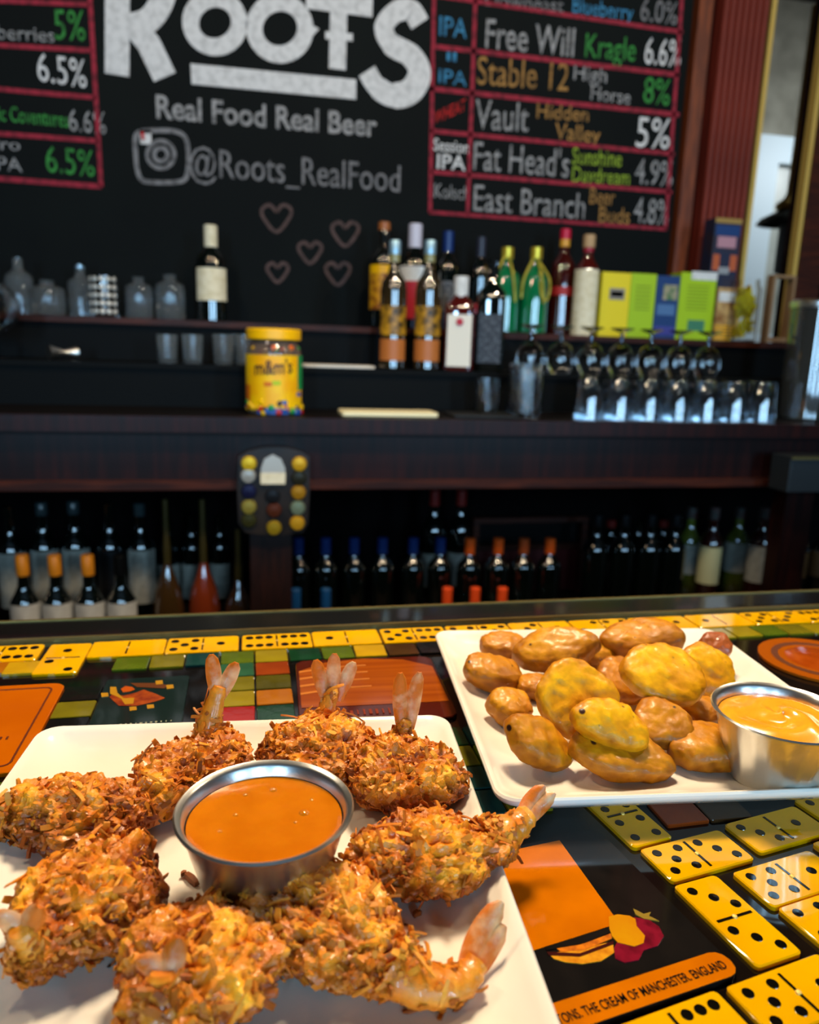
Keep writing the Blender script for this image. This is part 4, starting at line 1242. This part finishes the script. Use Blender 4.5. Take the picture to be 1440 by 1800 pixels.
def fritter(px, py, z, wpx, asp, tilt, roll, th, m, label, seed, twist=0, wob=.2):
    p = onz(px, py, z); d = (p - Vector((0, 0, EYE))).dot(fw)
    a = wpx * d / F / 2; b = a * asp * 1.04; t = th * .76 / 2
    Ms = Matrix.Rotation(-YAW * .9, 3, 'Z') @ Matrix.Rotation(R(roll), 3, 'Y') @ Matrix.Rotation(R(tilt), 3, 'X') @ Matrix.Rotation(R(twist), 3, 'Z')
    vs = []; tn = []
    for v in ICO5[0]:
        # rounded disc: flatter top with a soft rim
        rr = math.sqrt(v.x ** 2 + v.y ** 2)
        q = Vector((v.x, v.y, v.z))
        zz = math.copysign(abs(v.z) ** .52, v.z)
        e = rr ** .9 if rr > 1e-6 else 0
        q = Vector((v.x / rr * e, v.y / rr * e, zz)) if rr > 1e-6 else Vector((0, 0, zz))
        ang = math.atan2(v.y, v.x)
        rad = 1 + wob * noise.noise(Vector((math.cos(ang) * 1.1 + seed * 3.1, math.sin(ang) * 1.1, seed))) * rr
        k = Vector((q.x * a * rad, q.y * b * rad, q.z * t))
        n1 = noise.noise(k * 52 + Vector((seed * 9, 0, 0))); n2 = noise.noise(k * 190 + Vector((0, seed * 5, 0))); n3 = noise.noise(k * 480)
        nn = Vector((v.x, v.y, v.z * 1.6)).normalized()
        k += nn * (.0017 * n1 + .0009 * n2 + .0004 * n3)
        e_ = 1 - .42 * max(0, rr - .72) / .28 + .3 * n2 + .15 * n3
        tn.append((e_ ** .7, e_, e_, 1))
        vs.append(Ms @ k)
    mb = MB(); mb.add(vs, ICO5[1])
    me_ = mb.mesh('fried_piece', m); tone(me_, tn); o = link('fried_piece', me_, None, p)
    zmin = min(v.z for v in vs) + z
    if zmin < PZ - .0003: o.location.z += PZ - zmin
    tag(o, label, 'fritter', 'battered fried pieces heaped on the far plate')
    return o


fr_list = [
    # px, py, z, width px, aspect, tilt, roll, thickness, mat, label, twist
    (945, 1323, .018, 136, .62, 24, 34, .021, bat_b, 'fried piece with a dark hole in its tip at the front left of the heap', 0),
    (1094, 1335, .018, 188, .52, 18, 12, .020, bat_b, 'long flat fried piece lowest at the front of the heap', 0),
    (1242, 1313, .019, 138, .72, 12, -2, .022, bat_b, 'pointed fried piece beside the fluted steel ramekin', 0),
    (896, 1242, .020, 84, .8, 20, 8, .022, bat_y, 'small round fried piece at the left side of the plate', 0),
    (868, 1182, .021, 108, .68, 20, 14, .022, bat_b, 'fried piece furthest left, with brown pits', 0),
    (888, 1135, .020, 84, .72, 15, 0, .020, bat_b, 'small fried piece at the back left corner of the heap', 0),
    (1165, 1274, .026, 106, .84, 26, -8, .020, bat_b, 'fried piece below the big round disc, right of centre', 0),
    (1236, 1255, .018, 80, .8, 10, 0, .020, bat_b, 'shaded fried piece between the round disc and the ramekin', 0),
    (935, 1208, .016, 56, .9, 10, 0, .018, bat_b, 'small dark fried piece behind the centre left round', 0),
    (1100, 1198, .024, 108, .8, 30, 10, .022, bat_b, 'shaded fried piece behind and between the two large rounds', 0),
    (978, 1142, .031, 152, .52, 30, -14, .028, bat_y, 'long curved fried piece lying across the back of the heap', 0),
    (1048, 1152, .022, 66, .8, 20, 0, .022, bat_y, 'small fried piece wedged at the middle of the back', 0),
    (1130, 1122, .034, 150, .5, 22, -6, .026, bat_b, 'pink tipped fried piece highest at the back of the heap', 0),
    (1256, 1136, .030, 58, .9, 40, 0, .022, mat('pink_brown_batter', '8a4006', .4, coat=.2, col2='a85020', nscale=60, bump=.3, bscale=300), 'small dark brown fried nub at the back right', 0),
    (1240, 1178, .032, 112, .84, 44, 14, .020, bat_l, 'bright yellow fried round behind the big disc at right', 0),
    (1010, 1228, .036, 146, .88, 52, 4, .020, bat_l, 'large pitted fried round facing the camera left of centre', 0),
    (1165, 1184, .044, 148, .78, 34, 10, .020, bat_l, 'big round fried disc on top at the right', 0),
    (1074, 1274, .036, 142, .60, 34, 16, .022, bat_l, 'fried piece with a grey tip resting on top at the front', 0),
]
for i, f in enumerate(fr_list):
    px, py, z, wp, asp, tl, rl, th, m, lb, tw = f
    fritter(px, py, z, wp, asp, tl, rl, th, m, lb, i + 1, tw)

# ------------------------------------------------------------------ coconut shrimp
crust = mat('fried_coconut_crust', 'c86c06', .42, coat=.12, col2='ec9c20', nscale=90, ndetail=6, lo=.4, hi=.66, bump=.6, bscale=700, sss=.08, ssss=.002, vcol=True, sssr=(1, .5, .1))
flake_m = mat('toasted_coconut', 'cc720a', .55, spec=.35, col2='e8962a', nscale=120, lo=.35, hi=.65, vcol=True)
shell_m = mat('shrimp_shell', 'cc7008', .38, coat=.3, col2='e89a30', nscale=90, lo=.4, hi=.66, sss=.2, ssss=.003, bump=.5, bscale=350, sssr=(1, .5, .1))
fin_m = mat('shrimp_fin', 'cc660e', .42, coat=.08, col2='eebc84', nscale=70, lo=.48, hi=.72, sss=.2, ssss=.002, bump=.4, bscale=300)


def shrimp(i, px, py, z, L, Wd, H, head, tail_pts, fins, label, bend=0.0, tailr=.006, nf=560, finw=.0034, pale=0.0, tilt=0):
    """head = heading in degrees (world) from head end to tail end; tail_pts are offsets in metres from the body's tail end, in world axes"""
    p = onz(px, py, z)
    root = thing('coconut_shrimp', (p.x, p.y, PZ), label, 'shrimp', 'fried coconut shrimp around the sauce')
    ca_, sa = math.cos(R(head)), math.sin(R(head))

    def shape(v):
        x = v.x
        tp = 1 - .38 * max(0, x) ** 1.6 - .12 * max(0, -x) ** 2
        k = Vector((x * L / 2, v.y * Wd / 2 * tp, math.copysign(abs(v.z) ** .85, v.z) * H / 2 * (1 - .25 * max(0, x))))
        o1 = noise.noise(Vector((math.atan2(v.y, v.x) * .9 + i * 5, i * 2.1, v.z * .5)))
        k.x *= 1 + .22 * o1; k.y *= 1 + .3 * o1
        k.y += bend * (k.x / (L / 2)) ** 2 * L / 2
        seed = i * 7.3
        n1 = noise.noise(k * 55 + Vector((seed, 0, 0))); n2 = noise.noise(k * 150 + Vector((0, seed, 0)))
        n3 = noise.noise(k * 380 + Vector((0, 0, seed))); n4 = noise.noise(k * 800)
        nn = Vector((v.x, v.y, v.z)).normalized()
        n5 = noise.noise(k * 230 + Vector((seed, seed, 0)))
        k += nn * (.0048 * n1 + .0030 * n2 + .0016 * (1 - abs(n5) * 3) + .0016 * n3 + .0009 * n4)
        return k, nn, n1, n2, n5
    vs, ns, tn = [], [], []
    rot = Matrix.Rotation(R(head), 3, 'Z') @ Matrix.Rotation(R(tilt), 3, 'Y')
    for v in ICO6[0]:
        k, nn, n1, n2, n5 = shape(v)
        vs.append(rot @ k); ns.append(rot @ nn)
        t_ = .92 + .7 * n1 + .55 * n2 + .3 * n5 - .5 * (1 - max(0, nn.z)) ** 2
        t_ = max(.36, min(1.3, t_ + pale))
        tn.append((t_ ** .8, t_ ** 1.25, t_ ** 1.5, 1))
    zoff = H / 2 * .92
    vs = [v + Vector((0, 0, zoff)) for v in vs]
    vs = [Vector((v.x, v.y, max(v.z, .0))) for v in vs]
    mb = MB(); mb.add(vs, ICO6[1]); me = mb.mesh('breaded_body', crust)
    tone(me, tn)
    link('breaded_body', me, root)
    # coconut: curled shreds and small crumbs standing off the crust
    e = Vector(((L / 2 * .78) * ca_, (L / 2 * .78) * sa, zoff)) + Vector((-sa, ca_, 0)) * bend * (.78 ** 2) * L / 2
    sp = spline([e] + [e + Vector(t_) for t_ in tail_pts], 7)
    n = len(sp)
    rad = [tailr * (1.35 - .85 * (k / (n - 1)) ** .8 + .05 * math.sin(k * 2.2)) for k in range(n)]
    r2 = random.Random(100 + i); V = []; Fs = []; T = []
    cand_i = [k for k in range(len(vs)) if vs[k].z > .003]
    nb = len(vs)
    for k in range(260):      # breading that runs onto the tail
        q = int(r2.random() ** 1.6 * n * .75); dn = (sp[min(q + 1, n - 1)] - sp[max(q - 1, 0)]).normalized()
        w_ = Vector((r2.gauss(0, 1), r2.gauss(0, 1), r2.gauss(0, 1))); w_ = (w_ - dn * w_.dot(dn)).normalized()
        pt = sp[q] + w_ * rad[q] * .95
        if pt.z > .001: vs.append(pt); ns.append(w_)
    tail_i = list(range(nb, len(vs)))
    for q in range(nf + len(tail_i) // 2):
        k = r2.choice(cand_i) if q < nf else r2.choice(tail_i); b = vs[k]; nn = ns[k]
        t1 = nn.cross(Vector((r2.uniform(-1, 1), r2.uniform(-1, 1), r2.uniform(-1, 1)))).normalized(); t2 = nn.cross(t1)
        kind = r2.random()
        if kind < .05:   ln, wd, th, sg, lift, curl = r2.uniform(.007, .015), r2.uniform(.0010, .0018), .0006, 5, r2.uniform(.0, .4), r2.uniform(-.3, 1.3)
        elif kind < .22: ln, wd, th, sg, lift, curl = r2.uniform(.003, .006), r2.uniform(.0014, .003), .0006, 3, r2.uniform(0, .8), r2.uniform(-.5, .8)
        else:            ln, wd, th, sg, lift, curl = r2.uniform(.001, .0028), r2.uniform(.0010, .0026), r2.uniform(.0006, .0014), 3, r2.uniform(0, .5), r2.uniform(0, .6)
        if r2.random() < .03: lift, ln = 1.0, max(ln, .006)
        o0 = len(V); pos = b - nn * (.0002 if kind < .22 else .0007); dr = t1
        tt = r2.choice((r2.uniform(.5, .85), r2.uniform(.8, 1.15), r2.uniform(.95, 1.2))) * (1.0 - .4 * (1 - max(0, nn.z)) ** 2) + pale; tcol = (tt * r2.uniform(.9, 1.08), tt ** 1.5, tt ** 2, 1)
        pos = pos - t1 * ln * .35 * (1 - lift)
        for sgi in range(sg):
            f = sgi / (sg - 1)
            an = lift * .9 - curl * f
            dr = (t1 * math.cos(an) + nn * math.sin(an)).normalized()
            ww = wd * (.5 + .5 * math.sin(math.pi * (.2 + .6 * f))) / 2
            up_ = dr.cross(t2).normalized()
            for s1, s2 in ((-1, -1), (1, -1), (1, 1), (-1, 1)):
                j = .00022
                V.append(tuple(pos + t2 * (s1 * ww) + up_ * (s2 * th / 2) + Vector((r2.uniform(-j, j), r2.uniform(-j, j), r2.uniform(-j, j)))))
                T.append(tcol)
            pos = pos + dr * (ln / (sg - 1))
        for sgi in range(sg - 1):
            for e in range(4):
                e2 = (e + 1) % 4
                Fs.append((o0 + sgi * 4 + e, o0 + sgi * 4 + e2, o0 + sgi * 4 + 4 + e2, o0 + sgi * 4 + 4 + e))
        Fs.append((o0 + 3, o0 + 2, o0 + 1, o0)); e0 = o0 + (sg - 1) * 4; Fs.append((e0, e0 + 1, e0 + 2, e0 + 3))
    V = [(x, y, max(zz, .0003)) for x, y, zz in V]
    mb = MB(); mb.v = V; mb.f = Fs
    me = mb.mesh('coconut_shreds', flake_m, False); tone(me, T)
    tag(link('coconut_shreds', me, root), kind='stuff')
    # tail: shell neck then two or three fins
    MB().tube(sp, rad, 14, .8).build('tail_shell', shell_m, root)
    tip = sp[-1]
    for fi, fv in enumerate(fins):
        d0 = Vector(fv[:3]); fl = d0.length; dn = d0.normalized()
        side = Vector(fv[3:6]).normalized() if len(fv) > 3 else Vector((1, 0, 0))
        side = (side - dn * side.dot(dn)).normalized(); nm = dn.cross(side)
        base = tip - dn * .006 + side * ((fi - (len(fins) - 1) / 2) * finw * (1.7 if fv[3:6] == SX else .9))
        seg = 9; Ls = []
        for k in range(seg):
            f = k / (seg - 1)
            ww = finw * (.5 + .75 * math.sin(math.pi * min(1, .1 + .78 * f))) * (1 if f < .95 else .45)
            c = base + dn * (fl * f) + nm * (.002 * math.sin(math.pi * f))
            ring = []
            for j in range(10):
                a = 2 * math.pi * j / 10
                th_ = .0013 * (1 - .5 * f)
                ring.append(c + side * (ww * math.cos(a)) + nm * (th_ * math.sin(a) + .0012 * math.cos(a) ** 2))
            Ls.append(ring)
        MB().loops(Ls).build('tail_fin', fin_m, root)
    return root


SX = (1, 0, .05)
shrimp(1, 342, 1356, .020, .064, .056, .026, 78, [(.002, .004, .014), (.007, .008, .030)], [(-.002, .003, .024) + SX, (.009, .003, .019) + SX],
       'coconut shrimp at the back left of the plate with a tall upright tail', tailr=.0082, tilt=0)
shrimp(2, 556, 1322, .020, .066, .060, .028, 80, [(.005, .003, .012), (.008, .006, .020)], [(-.006, .003, .024) + SX, (.001, .003, .026) + SX, (.009, .003, .022) + SX],
       'coconut shrimp behind the ramekin with a three-bladed glossy tail', tailr=.0058, pale=.06)
shrimp(3, 714, 1366, .020, .060, .062, .029, 92, [(.004, .002, .010), (.006, .003, .016)], [(-.001, .003, .032) + SX, (.005, .003, .032) + SX],
       'coconut shrimp right of the ramekin with two stiff upright tail blades', tailr=.006, finw=.0034)
shrimp(4, 745, 1512, .018, .076, .050, .027, 6, [(.012, .003, .003), (.022, .006, .008)], [(.015, .010, .010) + tuple(rt * .75 - up * .65), (.018, .008, .009) + tuple(rt * .75 - up * .65)],
       'coconut shrimp pointing right over the plate edge with a fleshy tail', tailr=.0095, finw=.0034)
shrimp(5, 562, 1628, .020, .088, .043, .028, -40, [(.009, -.006, -.004), (.022, -.006, -.006), (.030, -.001, -.003)], [(.019, .016, .014) + tuple(rt * .7 - up * .7), (.017, .013, .009) + tuple(rt * .7 - up * .7)],
       'coconut shrimp at the plate front with an orange tail curling right', tailr=.009, bend=-.12, finw=.0042, pale=.08, nf=640)
shrimp(6, 138, 1436, .020, .076, .042, .026, 172, [(-.008, .001, .002), (-.016, .002, .006)], [(-.012, .002, .006, 0, 1, .2)],
       'dark golden coconut shrimp at the left edge of the plate', tailr=.0085, pale=-.08)
shrimp(7, 155, 1595, .020, .068, .052, .029, 238, [(-.001, -.003, .008), (-.002, -.006, .014)], [(-.013, .004, .010) + tuple(rt * .8 + up * .3), (.009, .001, .014) + tuple(rt * .8 - up * .3)],
       'coconut shrimp in the lower left corner with its tail towards the camera', tailr=.0075, finw=.0034)
shrimp(8, 338, 1724, .020, .056, .052, .029, 252, [(-.001, .003, .010), (-.001, .005, .017)], [(-.012, .006, .007) + tuple(rt * .8 + up * .3), (.006, .007, .014) + tuple(rt * .8 - up * .3)],
       'coconut shrimp at the bottom of the picture left of centre', tailr=.0075, finw=.0034)

# loose crumbs on the shrimp plate
for i, (px, py, ln, wd, ang, lb) in enumerate(((337, 1545, .0085, .0032, -55, 'largest brown crumb lying on the plate left of the ramekin'), (323, 1536, .0025, .002, 20, 'tiny crumb beside the largest crumb'),
                                               (378, 1548, .003, .0022, 10, 'small dark crumb in the ramekin shadow'), (333, 1584, .003, .0018, 15, 'small crumb in front of the largest crumb'), (225, 1375, .004, .003, 30, 'pale crumb between the two left shrimp'),
                                               (733, 1606, .0035, .0025, 20, 'crumb on the plate between the two right shrimp'), (712, 1640, .008, .003, 70, 'curled brown crumb standing right of the front shrimp'), (508, 1716, .003, .0015, 0, 'dark crumb in front of the front shrimp'))):
    p = onz(px, py, PZ + .0012)
    m = MB(); r3 = random.Random(i)
    for k in range(5):
        f = k / 4 - .5
        ring = [Vector((f * ln + r3.uniform(-1, 1) * .0002, c * wd / 2 * (1 - .5 * abs(f)), s_ * .0009 + .001 * math.cos(f * 3) * .5)) for c, s_ in ((-1, -1), (1, -1), (.8, 1), (-.8, 1))]
        if k == 0: Ls = []
        Ls.append(ring)
    m.loops(Ls)
    tag(m.build('coconut_crumb', mat('toasted_crumb', '7a3c0c', .5, col2='96551a', nscale=200), None, False, p, (0, 0, R(ang))), lb, 'crumb', 'loose crumbs on the shrimp plate')
print('tiles', tiles)
